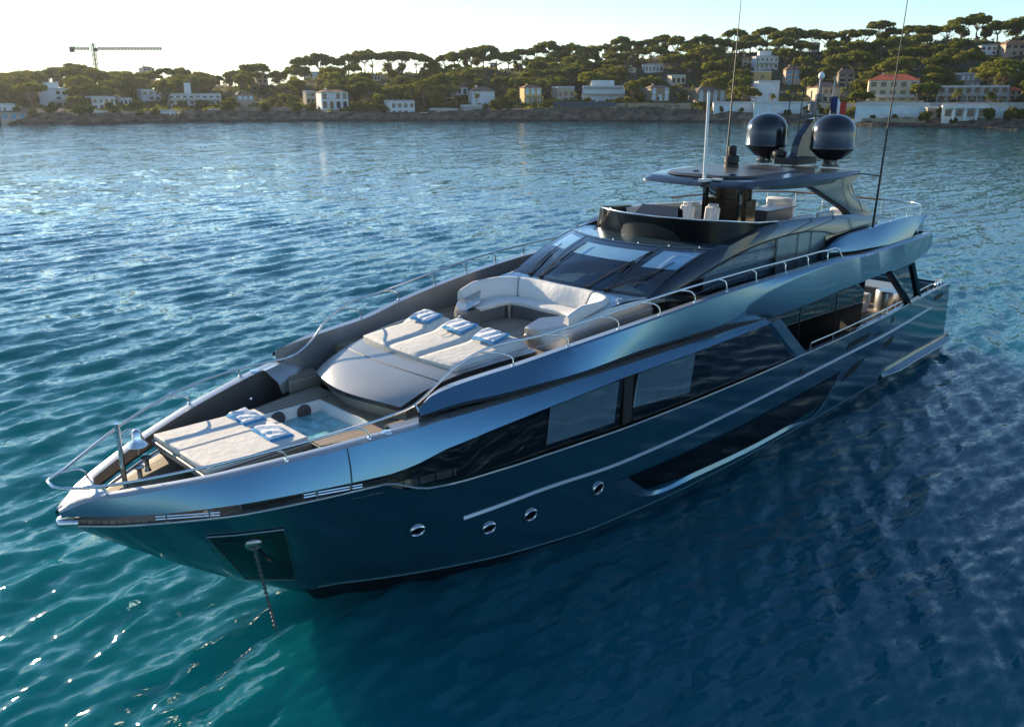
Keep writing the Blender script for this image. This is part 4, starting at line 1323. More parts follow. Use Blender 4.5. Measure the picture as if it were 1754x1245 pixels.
# ------------------------------------------------------------------ guard rails along bow and side decks
R1 = [(41.72, 0, 4.18), (41.70, .18, 4.16), (41.42, .44, 4.14), (40.9, .86, 4.19), (39.9, 1.52, 4.34), (38.82, 2.04, 4.49), (37.31, 2.40, 4.60), (36.3, 2.42, 4.62), (35.55, 2.34, 4.66),
      (35.0, 2.36, 4.95), (34.6, 2.46, 5.25), (34.04, 2.60, 5.50), (32.52, 2.95, 5.64), (30.97, 3.17, 5.79), (29.6, 3.33, 5.93), (28.2, 3.45, 6.03), (26.7, 3.55, 6.10), (25.2, 3.6, 6.14), (23.6, 3.62, 6.15), (22.3, 3.62, 6.15), (21.0, 3.62, 6.14), (20.3, 3.66, 6.08), (20.1, 3.72, 5.82)]
r1 = crom(R1, 150)
rail_ = [(p[0], -p[1], p[2]) for p in r1[::-1]]+[tuple(p) for p in r1[1:]]
MB().tube(rail_, .028, 8).build("guard_rail", STEEL, yacht, smooth=60)
stn = [((40.97, .49, 3.86), (41.42, .44, 4.14)), ((38.3, 2.05, 4.20), (38.82, 2.04, 4.49)), ((36.83, 2.57, 4.36), (37.31, 2.40, 4.60)), ((39.62, 1.38, 4.03), (40.1, 1.40, 4.31)),
       ((33.28, 2.83, 5.07), (34.04, 2.60, 5.50)), ((31.86, 3.11, 5.26), (32.52, 2.95, 5.64)), ((30.4, 3.34, 5.42), (30.97, 3.17, 5.79)), ((29.07, 3.51, 5.55), (29.6, 3.33, 5.93)),
       ((27.78, 3.62, 5.66), (28.2, 3.45, 6.03)), ((26.49, 3.70, 5.75), (26.7, 3.55, 6.10)), ((25.05, 3.70, 5.78), (25.2, 3.6, 6.14)), ((23.5, 3.70, 5.79), (23.6, 3.62, 6.15)),
       ((22.2, 3.70, 5.80), (22.3, 3.62, 6.15)), ((21.0, 3.70, 5.80), (21.0, 3.62, 6.14))]
stn = [q for i, q in enumerate(stn) if i != 3]
for s in (1, -1):
    for bs, tp in stn:
        m0 = (bs[0]+.02, bs[1]-.02, bs[2]+.20 if tp[2]-bs[2] > .3 else bs[2]+.14)
        m1_ = (bs[0]+(tp[0]-bs[0])*.16, bs[1]+(tp[1]-bs[1])*.16-.01, m0[2]+.06)
        pth = crom([(bs[0], bs[1]*s, bs[2]-.03), (m0[0], m0[1]*s, m0[2]), (m1_[0], m1_[1]*s, m1_[2]), (tp[0], tp[1]*s, tp[2])], 12)
        b = MB().tube(pth, .02, 7); b.lathe([(.045, -.01), (.04, .03), (.022, .05)], (bs[0], bs[1]*s, bs[2]), 10)
        b.build("rail_stanchion", STEEL, yacht, smooth=60)
# lower wire along the lounge
b = MB()
for s in (1, -1):
    b.tube(crom([(33.5, s*2.78, 5.28), (32.1, s*3.02, 5.46), (30.6, s*3.24, 5.62), (29.2, s*3.42, 5.75)], 20), .008, 4)
b.build("guard_wire", STEEL, yacht)
MB().tube([(35.6, 2.62, 4.46), (35.62, 2.6, 4.56), (35.55, 2.36, 4.66)], .022, 6).build("rail_foot", STEEL, yacht)
MB().tube([(35.6, -2.62, 4.46), (35.62, -2.6, 4.56), (35.55, -2.36, 4.66)], .022, 6).build("rail_foot", STEEL, yacht)
for s in (1, -1):
    MB().lathe([(.12, 0), (.11, .02), (.02, .03)], (36.45, s*2.62, 4.40), 14).build("deck_filler", STEEL, yacht)
    MB().lathe([(.06, 0), (.05, .02), (.02, .03)], (36.8, s*2.2, 3.9), 12, 'Y').build("deck_lamp", STEEL, yacht)

# ------------------------------------------------------------------ main deck: saloon glass, cockpit, after bulwarks
ck = [(x, YD(x)-.14) for x in np.linspace(24.4, 8.3, 14)]
b = MB().prism([(x, -y) for x, y in ck]+[(x, y) for x, y in ck[::-1]], 2.30, 2.42); b.build("main_deck", TEAK, yacht)
xs_ = np.linspace(24.0, 8.7, 40)
b = MB().both([[(x, YD(x), ZD(x)) for x in xs_], [(x, YD(x)-.14, ZD(x)+.01) for x in xs_]]); b.build("side_cap", PAINT, yacht)
b = MB().both([[(x, YD(x)-.14, ZD(x)+.01) for x in xs_], [(x, YD(x)-.15, 2.42) for x in xs_]]); b.build("side_lining", INNER, yacht)
saloon = mat("saloon_mirror", (.004, .005, .006), .03, 0, spec=.9)
b = MB()
for s in (1, -1):
    b.box((20.2, s*2.72, 3.55), (8.6, .05, 2.28))
b.box((15.95, 0, 3.55), (.05, 5.3, 2.26))
b.build("saloon_glass_wall", saloon, yacht)
b = MB()
for s in (1, -1):
    for x in (23.0, 20.5, 18.0): b.box((x, s*2.755, 3.55), (.03, .012, 2.2))
b.build("saloon_joint", MATTBLACK, yacht)
for s in (1, -1):
    b = MB()
    rp = [(x, s*(YD(x)-.04), 3.44) for x in np.linspace(21.7, 14.3, 16)]
    b.tube(rp, .026, 8)
    for x in (21.7, 20.2, 18.9, 17.6, 16.5, 16.3, 15.9, 15.7, 14.9, 14.3): b.tube([(x, s*(YD(x)-.04), 3.18), (x, s*(YD(x)-.04), 3.44)], .018, 6)
    b.build("cockpit_rail", STEEL, yacht, smooth=60)
    q = [(15.95, 3.50, 4.80), (13.9, 3.44, 4.86), (12.2, 3.24, 3.24), (13.35, 3.34, 3.21)]
    q = [Vector((x, y*s, z)) for x, y, z in q]
    gl = MB().add(q, [(0, 1, 2, 3)]).build("wing_glass", GLASS, yacht)
    b = MB()
    for i in range(4): b.tube([q[i], q[(i+1) % 4]], .13, 6)
    b.build("wing_frame", BLACK, gl)
    MB().lathe([(.45, 0), (.45, .72), (.42, .78), (.02, .79)], (11.7, s*1.9, 2.42), 24).build("cockpit_pod", BRUSHED, yacht, smooth=40)
    b = MB().tube([(12.2, s*3.1, 3.34), (10.5, s*3.0, 3.38), (9.0, s*2.95, 3.36)], .02, 6)
    for x in (12.2, 10.6, 9.0): b.tube([(x, s*(3.0), 3.2), (x, s*3.0, 3.37)], .016, 5)
    b.build("stern_rail", STEEL, yacht, smooth=60)
    for x in (9.3, 8.95): MB().lathe([(.08, 0), (.06, .05), (.05, .22), (.11, .26), (.02, .28)], (x, s*2.85, 3.2), 14).build("stern_bollard", STEEL, yacht, smooth=40)
b = MB().box((13.2, 0, 2.62), (1.2, 3.2, .4)); b.box((12.6, 0, 2.9), (.3, 3.2, .5)); b.build("cockpit_sofa", IVORY, yacht, bevel=.06)
b = MB().box((10.3, 0, 2.75), (1.4, 3.6, .66)); b.build("cockpit_unit", CHAMP, yacht, bevel=.04)
b = MB().box((9.7, -2.3, 3.2), (1.0, .8, .5)); b.build("cockpit_locker", DARK, yacht, bevel=.05)
b = MB().box((8.6, 0, 2.75), (.2, 5.5, .7)); b.build("transom_rail", PAINT, yacht, bevel=.04)

# ------------------------------------------------------------------ towels lying on the sunpads
def towel(x0, y0, lx, ly, z, rz, rnd, tilt=0.0):
    r = random.Random(rnd)
    t = empty("folded_towel", (x0, y0, z), rz)
    t.rotation_euler = (0, tilt, rz)
    def slab(x_a, x_b, y_a, y_b, za, h, wob, name, m):
        g = []
        n, mm = 12, 16
        for i in range(n+1):
            row = []
            for j in range(mm+1):
                u, v = i/n, j/mm
                e = min(1, min(u, 1-u)*7, min(v, 1-v)*9)**.5
                fr_ = wob*(r.random()-.5)
                row.append((x_a+(x_b-x_a)*u+fr_*(1.2 if j in (0, mm) else .25), y_a+(y_b-y_a)*v+wob*(r.random()-.5)*(1.2 if i in (0, n) else .25),
                            za+h*e+.012*math.sin(9*v+5*u+rnd)+.006*r.random()))
            g.append(row)
        ring = g[0]+[q[-1] for q in g[1:]]+g[-1][-2::-1]+[q[0] for q in g[-2:0:-1]]
        mb = MB().loft(g)
        mb.loft([ring, [(p[0], p[1], za-.004) for p in ring]], closed=True)
        o = mb.build(name, m, t, smooth=50)
        return o
    slab(-lx/2, lx/2, -ly/2, ly/2, .004, .045, .012, "blue_fold", TOWELBLUE)
    slab(-lx*.42, lx*.40, -ly*.46, ly*.18, .05, .04, .02, "white_fold", TOWEL)
    slab(-lx*.30, lx*.44, -ly*.05, ly*.46, .05, .03, .02, "white_fold", TOWEL)
    return t
for i, (x, y, z, lx, ly, rz, lab, tl) in enumerate((
        (37.68, -.72, 4.107, .52, .82, .03, "folded blue and white towel on the far half of the bow sunpad", 0),
        (37.70, .44, 4.107, .52, .86, -.02, "folded blue and white towel on the near half of the bow sunpad", 0),
        (32.35, -1.28, 5.235, .58, .70, .05, "folded blue and white towel on the big sunpad, the one farthest from the camera", .2),
        (32.38, .05, 5.245, .58, .78, -.03, "folded blue and white towel in the middle of the big sunpad's three", .2),
        (32.42, 1.20, 5.23, .58, .74, .02, "folded blue and white towel on the big sunpad, the one nearest the camera", .2))):
    t = towel(x, y, lx, ly, z, rz, i+1, tl)
    tag(t, lab, "towel", "folded towels on the sunpads")

# ------------------------------------------------------------------ the far shore: terrain seen across the bay
from mathutils import noise as mnoise
def ray_dir(px, py=161.0):
    return fwd+rgt*((px-877)/1452)+upv*((622.5-py)/1452)
def bearing(px):
    d = ray_dir(px)
    return math.atan2(d.y, d.x)
def slope_of(px, py):
    d = ray_dir(px, py)
    return d.z/math.hypot(d.x, d.y)
SHORE = smooth_table((-1200, 420), (-300, 385), (0, 372), (150, 352), (300, 370), (600, 362), (900, 356), (1200, 348), (1500, 323), (1754, 312), (2100, 300), (3000, 300))
SKYL = table((-900, 120), (-200, 124), (0, 131), (60, 124), (150, 116), (230, 128), (270, 118), (320, 118), (360, 124), (420, 116), (470, 116), (530, 103), (600, 96), (700, 95), (740, 98),
             (790, 90), (830, 86), (880, 93), (930, 80), (1000, 82), (1060, 67), (1100, 71), (1150, 64), (1250, 62), (1310, 54), (1350, 57), (1400, 56), (1440, 48), (1530, 46), (1600, 35),
             (1660, 30), (1700, 35), (1754, 26), (2000, 15), (2600, 10))
CREST = table((-900, 150), (0, 135), (400, 130), (800, 140), (1100, 165), (1754, 190), (2600, 200))
TERR = table((-900, 4), (0, 3.5), (300, 4), (700, 3.2), (880, 4.5), (1100, 6.0), (1230, 4.2), (1450, 2.8), (1754, 2.8), (2600, 5))
def crest_h(px):
    r = SHORE(px)+CREST(px)
    return CAM.z+r*slope_of(px, SKYL(px))-9.5
def ground(px, q):
    t = TERR(px)
    if q < 0: return -1.2+q*.1
    if q < 9: base = -1.0+(t+1.0)*min(1, q/7.0)**.8
    else: base = t
    qc = CREST(px)
    s = min(1, max(0, (q-22)/(qc-22)))
    s = s*(.55+.45*s)
    h = base+max(0, crest_h(px)-t)*s
    if q > qc: h -= (q-qc)*.06
    n = mnoise.noise(Vector((px*.045, q*.22, 0)))*1.1+mnoise.noise(Vector((px*.13, q*.6, 3)))*.6
    n2 = mnoise.noise(Vector((px*.02, q*.05, 9)))*1.5
    rock = max(0, 1-abs(q-5)/8)
    return h+n*rock*.8+n2*min(1, q/60)
def place(px, q):
    a, r = bearing(px), SHORE(px)+q
    return CAM.x+r*math.cos(a), CAM.y+r*math.sin(a)
def pix(p):
    d = Vector(p)-CAM
    return 877+1452*d.dot(rgt)/d.dot(fwd), 622.5-1452*d.dot(upv)/d.dot(fwd)

cols = [x for x in range(-900, 2701, 9)]
qs = [-6, -3, -1, 0]+[i*.9 for i in range(1, 18)]+[17+i*4 for i in range(1, 46)]+[220, 260, 330, 420]
vs, fs = [], []
for q in qs:
    for c in cols:
        x, y = place(c, q)
        vs.append((x, y, ground(c, q)))
nc = len(cols)
for i in range(len(qs)-1):
    for j in range(nc-1):
        fs.append((i*nc+j, i*nc+j+1, (i+1)*nc+j+1, (i+1)*nc+j))
def terrain_material():
    m = bpy.data.materials.new("hillside")
    m.use_nodes = True
    nt = m.node_tree
    b = nt.nodes["Principled BSDF"]; b.inputs['Roughness'].default_value = .9
    geo = nt.nodes.new("ShaderNodeNewGeometry")
    sp = nt.nodes.new("ShaderNodeSeparateXYZ"); nt.links.new(geo.outputs['Position'], sp.inputs[0])
    n = nt.nodes.new("ShaderNodeTexNoise"); n.inputs['Scale'].default_value = .35; n.inputs['Detail'].default_value = 8
    nt.links.new(geo.outputs['Position'], n.inputs['Vector'])
    rk = nt.nodes.new("ShaderNodeValToRGB")
    rk.color_ramp.elements[0].position, rk.color_ramp.elements[1].position = .35, .7
    rk.color_ramp.elements[0].color = (.035, .028, .02, 1); rk.color_ramp.elements[1].color = (.20, .145, .095, 1)
    gr = nt.nodes.new("ShaderNodeValToRGB")
    gr.color_ramp.elements[0].position, gr.color_ramp.elements[1].position = .35, .72
    gr.color_ramp.elements[0].color = (.022, .027, .012, 1); gr.color_ramp.elements[1].color = (.085, .085, .035, 1)
    nt.links.new(n.outputs[0], rk.inputs[0]); nt.links.new(n.outputs[0], gr.inputs[0])
    ad = nt.nodes.new("ShaderNodeMath"); ad.operation = 'MULTIPLY_ADD'; ad.inputs[1].default_value = 3.0
    nt.links.new(n.outputs[0], ad.inputs[0]); nt.links.new(sp.outputs[2], ad.inputs[2])
    mr = nt.nodes.new("ShaderNodeMapRange"); mr.inputs[1].default_value, mr.inputs[2].default_value = 5.2, 7.2
    nt.links.new(ad.outputs[0], mr.inputs[0])
    mx = nt.nodes.new("ShaderNodeMix"); mx.data_type = 'RGBA'
    nt.links.new(mr.outputs[0], mx.inputs[0]); nt.links.new(rk.outputs[0], mx.inputs[6]); nt.links.new(gr.outputs[0], mx.inputs[7])
    nt.links.new(mx.outputs[2], b.inputs['Base Color'])
    td = nt.nodes.new("ShaderNodeMapRange"); td.inputs[1].default_value, td.inputs[2].default_value = .5, 1.0
    td.inputs[3].default_value, td.inputs[4].default_value = .35, 1.0
    nt.links.new(sp.outputs[2], td.inputs[0])                # weed-darkened tide line
    wet = nt.nodes.new("ShaderNodeVectorMath"); wet.operation = 'SCALE'
    nt.links.new(mx.outputs[2], wet.inputs[0]); nt.links.new(td.outputs[0], wet.inputs['Scale'])
    nt.links.new(wet.outputs[0], b.inputs['Base Color'])
    bu = nt.nodes.new("ShaderNodeBump"); bu.inputs['Distance'].default_value = 1.0; bu.inputs['Strength'].default_value = .9
    n2 = nt.nodes.new("ShaderNodeTexNoise"); n2.inputs['Scale'].default_value = .8; n2.inputs['Detail'].default_value = 6
    nt.links.new(geo.outputs['Position'], n2.inputs['Vector']); nt.links.new(n2.outputs[0], bu.inputs['Height'])
    nt.links.new(bu.outputs[0], b.inputs['Normal'])
    return m
hb = MB().add(vs, fs)
hill = hb.build("hillside", terrain_material())
tag(hill, "wooded hillside and rocky shore across the bay", "hillside", kind='structure')

# ------------------------------------------------------------------ villas
def plaster(name, c, n=.10): return mat(name, c, .85, 0, noise=n, nscale=.35, bump=.2, bscale=1.5)
WALLS = {'white': plaster("white_plaster", (.66, .66, .64)), 'cream': plaster("cream_plaster", (.58, .48, .32)), 'stone': plaster("stone_wall", (.30, .235, .16), .3),
         'beige': plaster("beige_plaster", (.44, .37, .28)), 'yellow': plaster("yellow_plaster", (.55, .40, .16)), 'grey': plaster("grey_plaster", (.33, .33, .31)),
         'pink': plaster("pink_plaster", (.46, .33, .25)), 'blue': plaster("blue_grey_plaster", (.42, .47, .50))}
ROOFS = {'tile': mat("clay_tiles", (.26, .13, .075), .85, 0, noise=.25, nscale=1.2, stretch=(1, 1, 3)), 'red': mat("red_tiles", (.55, .10, .035), .8, 0, noise=.12, nscale=1.5),
         'flat': mat("flat_roof", (.50, .49, .46), .9, 0, noise=.1, nscale=.5), 'brown': mat("brown_tiles", (.20, .13, .08), .85, 0, noise=.3, nscale=1.2)}
PANED = mat("house_window", (.03, .04, .05), .12)
PANEB = mat("blue_shutter", (.10, .30, .42), .5)
PANEW = mat("white_shutter", (.62, .70, .74), .5)
FRAME = mat("window_frame", (.60, .59, .56), .6)
BALC = mat("balcony_concrete", (.55, .54, .51), .8)
HOUSES = []
rh = random.Random(11)
def q_for(px, ybase):
    """distance behind the waterline at which the ground shows at that height"""
    best, bq = 1e9, 8
    for i in range(4, 190):
        q = i*1.0
        x, y = place(px, q)
        e = abs(pix((x, y, ground(px, q)))[1]-ybase)
        if e < best: best, bq = e, q
    return bq
def house(px0, px1, yt, yb, wall, roof, label, cat="house", name="villa", floors=2, nwin=4, win=None, arch=False, depth=None, roofh=None, extras=(), q=None, turn=None):
    pc = (px0+px1)/2
    qq = q if q is not None else q_for(pc, yb)
    x, y = place(pc, qq)
    dist = (Vector((x, y, 0))-Vector((CAM.x, CAM.y, 0))).length
    z0 = CAM.z+dist*slope_of(pc, yb)
    w = (px1-px0)/1452*dist*math.cos(YAW-bearing(pc))*1.0
    h = CAM.z+dist*slope_of(pc, yt)-z0
    d = depth or max(5, min(11, w*.7))
    if turn is None: turn = rh.uniform(.18, .5) if px1-px0 < 62 else rh.uniform(.0, .08)
    W0 = w; d = min(d, W0*.75); w = max(W0*.6, (W0-d*math.sin(turn))/math.cos(turn))
    ang = bearing(pc)+math.pi/2
    root = empty(name, (x, y, z0), ang+turn)
    tag(root, label, cat, None)
    # local frame: x along the front (to the right in view), -y... front faces the camera at local +y or -y
    H = h if roof == 'flat' else h*(1-(roofh or .22))
    # local axis: rotate so that local -Y points at the camera
    f = Vector((math.cos(ang), math.sin(ang), 0))
    tocam = Vector((CAM.x-x, CAM.y-y, 0)).normalized()
    side = 1 if Vector((-f.y, f.x, 0)).dot(tocam) > 0 else -1
    fy = side                                    # front face at y = 0, body behind
    sk = 2.5
    b = MB().box((0, -fy*d/2, (H-sk)/2), (w, d, H+sk))
    body = b.build("wall", WALLS[wall], root)
    if roof == 'flat':
        r_ = MB().box((0, -fy*d/2, H+.12), (w+.35, d+.35, .24)); r_.box((0, -fy*.12, H+.45), (w, .18, .5)); r_.box((0, -fy*(d-.1), H+.45), (w, .18, .5))
        rf = r_.build("roof", ROOFS['flat'], root)
    else:
        rise = h-H
        o_ = .45
        yy0, yy1 = fy*o_, -fy*(d+o_)
        X = w/2+o_
        hip = min(X*.55, d*.45)
        ym = -fy*d/2
        V = [(-X, yy0, H), (X, yy0, H), (X, yy1, H), (-X, yy1, H), (-X+hip, ym, H+rise), (X-hip, ym, H+rise)]
        r_ = MB().add(V, [(0, 1, 5, 4), (1, 2, 5), (2, 3, 4, 5), (3, 0, 4), (3, 2, 1, 0)])
        rf = r_.build("roof", ROOFS[roof], root)
        c = MB().box((w*.22, ym, H+rise*.95), (.7, .7, 1.3))
        c.build("chimney", WALLS[wall], rf)
    pm = {'blue': PANEB, 'white': PANEW, None: PANED}[win]
    fh = H/floors
    for fl in range(floors):
        for k in range(nwin):
            wx = -w/2+w*(k+.5)/nwin
            wz = fh*(fl+.52)
            ww, wh = min(1.9, w/nwin*.56), min(2.1, fh*.58)
            if rh.random() < .08: continue
            a = MB().box((wx, fy*.04, wz), (ww, .08, wh))
            if arch:
                a.lathe([(ww/2, 0), (ww/2, .08)], (wx, -.0 if fy > 0 else -.08, wz+wh/2), 14, 'Y')
            p = a.build("window", pm, root)
            MB().box((wx, fy*.06, wz-wh/2-.08), (ww+.3, .12, .12)).build("sill", FRAME, p)
    for e in extras:
        if e == 'balcony':
            b = MB().box((0, fy*.7, fh), (w*.9, 1.4, .2)); b.box((0, fy*1.35, fh+.5), (w*.9, .08, .9)); b.build("balcony", BALC, root)
        if e == 'terrace':
            b = MB().box((0, fy*1.6, .3), (w*1.25, 3.2, 1.6)); b.box((0, fy*3.15, 1.5), (w*1.25, .15, .8)); b.build("terrace", WALLS[wall], root)
        if e == 'tower':
            MB().box((w*.12, -fy*d*.5, H+2.2), (w*.13, w*.13, 6)).build("tower", WALLS[wall], root)
        if e == 'glass':
            b = MB().box((0, fy*.06, fh*1.5), (w*.92, .1, fh*.62)); b.build("glass_front", PANEW, root)
            b = MB().box((0, fy*.9, fh*1.02), (w*1.02, 2.0, .3)); b.box((0, fy*.9, fh*2.0), (w*1.02, 2.0, .3)); b.build("slab", BALC, root)
        if e == 'penthouse':
            MB().box((w*.02, -fy*d*.6, H+1.5), (w*.55, d*.5, 3.0)).build("penthouse", WALLS[wall], root)
        if e == 'door':
            MB().box((w*.1, fy*.05, 1.05), (1.1, .1, 2.1)).build("door", mat("timber_door", (.12, .06, .03), .6), root)
        if e == 'cornice':
            for zz in (fh, H-.35): pass
            b = MB().box((0, fy*.1, fh+.0), (w+.2, .2, .25)); b.box((0, fy*.1, H-.4), (w+.3, .25, .3)); b.build("cornice", FRAME, root)
        if e == 'arcade':
            b = MB()
            n_ = max(4, int(w/3.2))
            for k in range(n_+1): b.box((-w/2+w*k/n_, fy*1.5, fh*.45), (.5, .5, fh*.9))
            b.box((0, fy*1.2, fh*.96), (w+.5, 1.4, fh*.14)); b.build("arcade", WALLS[wall], root)
    HOUSES.append((px0, px1, yt, yb, SHORE(pc)+qq, label))
    return root

house(5, 119, 186, 207, 'beige', 'brown', "long low shore building with a row of bright blue shutters", "building", "shore_building", 1, 9, 'blue', q=9, roofh=.3)
house(0, 22, 181, 212, 'white', 'flat', "white open pavilion at the water's edge at the far left end of the shore", "pavilion", "shore_pavilion", 2, 3, q=4)
house(78, 121, 154, 184, 'white', 'flat', "white three-storey apartment block above the blue-shuttered shore building", "apartment block", "apartment_block", 3, 3, extras=('balcony', 'penthouse'))
house(154, 198, 168, 189, 'white', 'flat', "low white villa with two rows of square windows beside the white apartment block", "house", "villa", 2, 4, extras=('door',))
house(200, 228, 170, 182, 'white', 'flat', "small white annex with a flat roof right of the low white villa", "house", "annex", 1, 3)
house(241, 277, 156, 173, 'blue', 'flat', "pale blue-white villa half hidden by pines in the middle of the left slope", "house", "villa", 2, 3)
house(269, 298, 192, 207, 'white', 'flat', "white boat hut at the water's edge left of the stone colonnade", "hut", "boat_hut", 1, 3, q=5)
house(298, 354, 191, 205, 'stone', 'brown', "stone colonnade building standing on the shore", "building", "shore_building", 1, 8, q=7, extras=('arcade',))
house(356, 374, 190, 203, 'blue', 'flat', "pale blue box house right of the stone colonnade", "house", "villa", 1, 3, 'white', q=8)
house(292, 374, 163, 180, 'white', 'flat', "wide white villa with a square tower on the left slope", "house", "villa", 2, 8, extras=('tower', 'balcony'))
house(248, 272, 114, 133, 'white', 'tile', "white hilltop villa standing on the skyline left of two domed pines", "house", "villa", 3, 3, roofh=.2)
house(367, 407, 146, 159, 'beige', 'brown', "beige house under pines above the wide white tower villa", "house", "villa", 1, 5)
house(403, 437, 158, 182, 'pink', 'tile', "pink house with a terracotta roof on the left part of the shore", "house", "villa", 2, 3, 'white', extras=('terrace',))
house(441, 463, 124, 144, 'cream', 'tile', "cream house high on the slope above the pink house", "house", "villa", 2, 2)
house(462, 498, 148, 158, 'white', 'flat', "low white house half way up between the pink house and the square white house", "house", "villa", 1, 4)
house(523, 554, 125, 142, 'white', 'flat', "white flat-roofed house below the skyline pines left of centre", "house", "villa", 2, 4)
house(482, 495, 186, 197, 'white', 'tile', "tiny white chalet on the shore left of the square white house", "chalet", "chalet", 1, 2, q=12)
house(522, 541, 158, 179, 'beige', 'flat', "narrow beige house close beside the square white house", "house", "villa", 2, 2, extras=('balcony',))
house(547, 599, 154, 189, 'white', 'tile', "square white house with dark arched windows and a tiled roof", "house", "villa", 2, 4, arch=True, roofh=.12, extras=('cornice',))
house(664, 714, 175, 200, 'white', 'flat', "small white beach house with a tall chimney left of the palm group", "house", "villa", 2, 4, q=9, extras=('door',))
house(742, 790, 189, 201, 'beige', 'flat', "long tan garden wall building below the palm group", "building", "garden_wall", 1, 2, q=9)
house(792, 828, 183, 201, 'grey', 'flat', "grey boat shed at the water below the gabled white house", "shed", "boat_shed", 1, 2, q=8)
house(778, 805, 146, 164, 'white', 'tile', "white cottage with a clay roof left of the gabled white house", "house", "villa", 1, 2)
house(806, 849, 149, 180, 'white', 'brown', "gabled white house with shuttered windows near the middle of the shore", "house", "villa", 2, 3, 'white', roofh=.25)
house(838, 854, 110, 126, 'white', 'flat', "slim white house near the skyline left of centre", "house", "villa", 2, 2)
house(870, 905, 119, 127, 'beige', 'flat', "long beige terrace house near the skyline under tall pines", "house", "villa", 1, 5)
house(895, 931, 146, 179, 'yellow', 'tile', "yellow house with white arched windows and a colonnaded porch", "house", "villa", 2, 3, 'white', True, roofh=.14, extras=('arcade',))
house(951, 988, 151, 172, 'beige', 'flat', "low beige house between the yellow house and the modern glass villa", "house", "villa", 1, 3)
house(999, 1070, 150, 173, 'white', 'flat', "modern white villa with a long glass front and a set-back upper storey", "house", "modern_villa", 2, 6, 'white', extras=('glass', 'penthouse'))
house(1110, 1152, 146, 175, 'stone', 'brown', "stone house with pale arched shutters right of the modern glass villa", "house", "stone_house", 2, 3, 'white', True, roofh=.18, extras=('door',))
house(1189, 1250, 149, 176, 'stone', 'brown', "broad stone house with arched shutters behind the white antenna pole", "house", "stone_house", 2, 4, 'white', True, roofh=.3)
house(1101, 1136, 112, 125, 'white', 'flat', "white house with dark openings half way up above the stone house", "house", "villa", 1, 5)
house(1146, 1176, 131, 146, 'cream', 'flat', "sunlit cream house among pines above the two stone houses", "house", "villa", 1, 3)
house(1266, 1286, 96, 113, 'cream', 'tile', "cream cottage high on the slope beside the round white villa", "house", "villa", 2, 2)
house(1288, 1330, 98, 119, 'white', 'flat', "round-fronted white villa with stacked terraces high on the slope", "house", "villa", 2, 5, extras=('penthouse', 'balcony'))
house(1287, 1320, 124, 141, 'yellow', 'flat', "ochre house directly above the white cube house", "house", "villa", 1, 3)
house(1293, 1339, 141, 177, 'white', 'flat', "white cube house behind the left radome", "house", "villa", 3, 3, 'white')
house(1342, 1370, 113, 146, 'pink', 'tile', "tall pinkish house with blue shutters above the radomes", "house", "villa", 3, 2, 'blue')
house(1393, 1446, 141, 177, 'cream', 'tile', "cream gabled house behind the yacht's mast", "house", "villa", 2, 4, roofh=.25)
house(1432, 1462, 119, 150, 'stone', 'brown', "tall brown stone house right above the cream gabled house", "house", "stone_house", 3, 2)
house(1490, 1568, 127, 181, 'cream', 'red', "big cream villa with a bright red hipped roof", "house", "villa", 3, 5, None, False, roofh=.2, extras=('cornice', 'terrace', 'balcony'))
house(1614, 1718, 150, 177, 'grey', 'flat', "long grey arcaded building right of the red-roofed villa", "building", "arcaded_building", 2, 8, None, True, extras=('arcade',))
house(1640, 1678, 128, 152, 'grey', 'flat', "grey upper house standing behind the arcaded building", "house", "villa", 2, 4, 'white')
house(1225, 1292, 178, 200, 'white', 'flat', "white boathouse with terrace left of the left radome", "boathouse", "boathouse", 1, 5, 'white', q=8)
house(1296, 1395, 178, 201, 'white', 'flat', "long white boathouse behind both radomes", "boathouse", "boathouse", 1, 6, 'white', q=9)
house(1475, 1588, 180, 204, 'white', 'flat', "long white sea wall building below the red-roofed villa", "boathouse", "boathouse", 1, 8, 'white', q=7)
house(1623, 1693, 183, 206, 'white', 'flat', "white open pavilion on a rocky point below the arcaded building", "pavilion", "shore_pavilion", 1, 4, q=6, extras=('arcade',))
house(1703, 1732, 186, 204, 'white', 'flat', "small white box house at the right end of the shore", "house", "villa", 1, 2, 'white', q=10)
house(1667, 1697, 80, 95, 'white', 'flat', "white house near the skyline at the far right", "house", "villa", 2, 3)
house(1708, 1744, 70, 97, 'pink', 'tile', "pinkish house near the skyline at the right edge", "house", "villa", 2, 3)

house(682, 694, 116, 131, 'white', 'tile', "slim white house among pines above the palm group", "house", "villa", 2, 2)
house(640, 655, 128, 139, 'cream', 'tile', "small cream house deep in the pines left of the palm group", "house", "villa", 1, 2)
house(96, 112, 128, 141, 'beige', 'flat', "beige house among trees above the white apartment block", "house", "villa", 2, 2)
house(1076, 1090, 114, 125, 'cream', 'tile', "small sunlit house left of the white house with dark openings", "house", "villa", 1, 2)
house(1380, 1397, 76, 86, 'white', 'flat', "small white house near the skyline above the mast", "house", "villa", 1, 2)
house(1560, 1578, 108, 120, 'stone', 'brown', "stone cottage under pines above the red-roofed villa", "house", "stone_house", 1, 2)
house(1718, 1752, 150, 172, 'beige', 'red', "beige house with a small red roof at the right end beside the arcaded building", "house", "villa", 2, 3)
house(1592, 1612, 186, 203, 'stone', 'flat', "little stone hut on the shore between the sea wall building and the pavilion", "hut", "boat_hut", 1, 1, q=6)

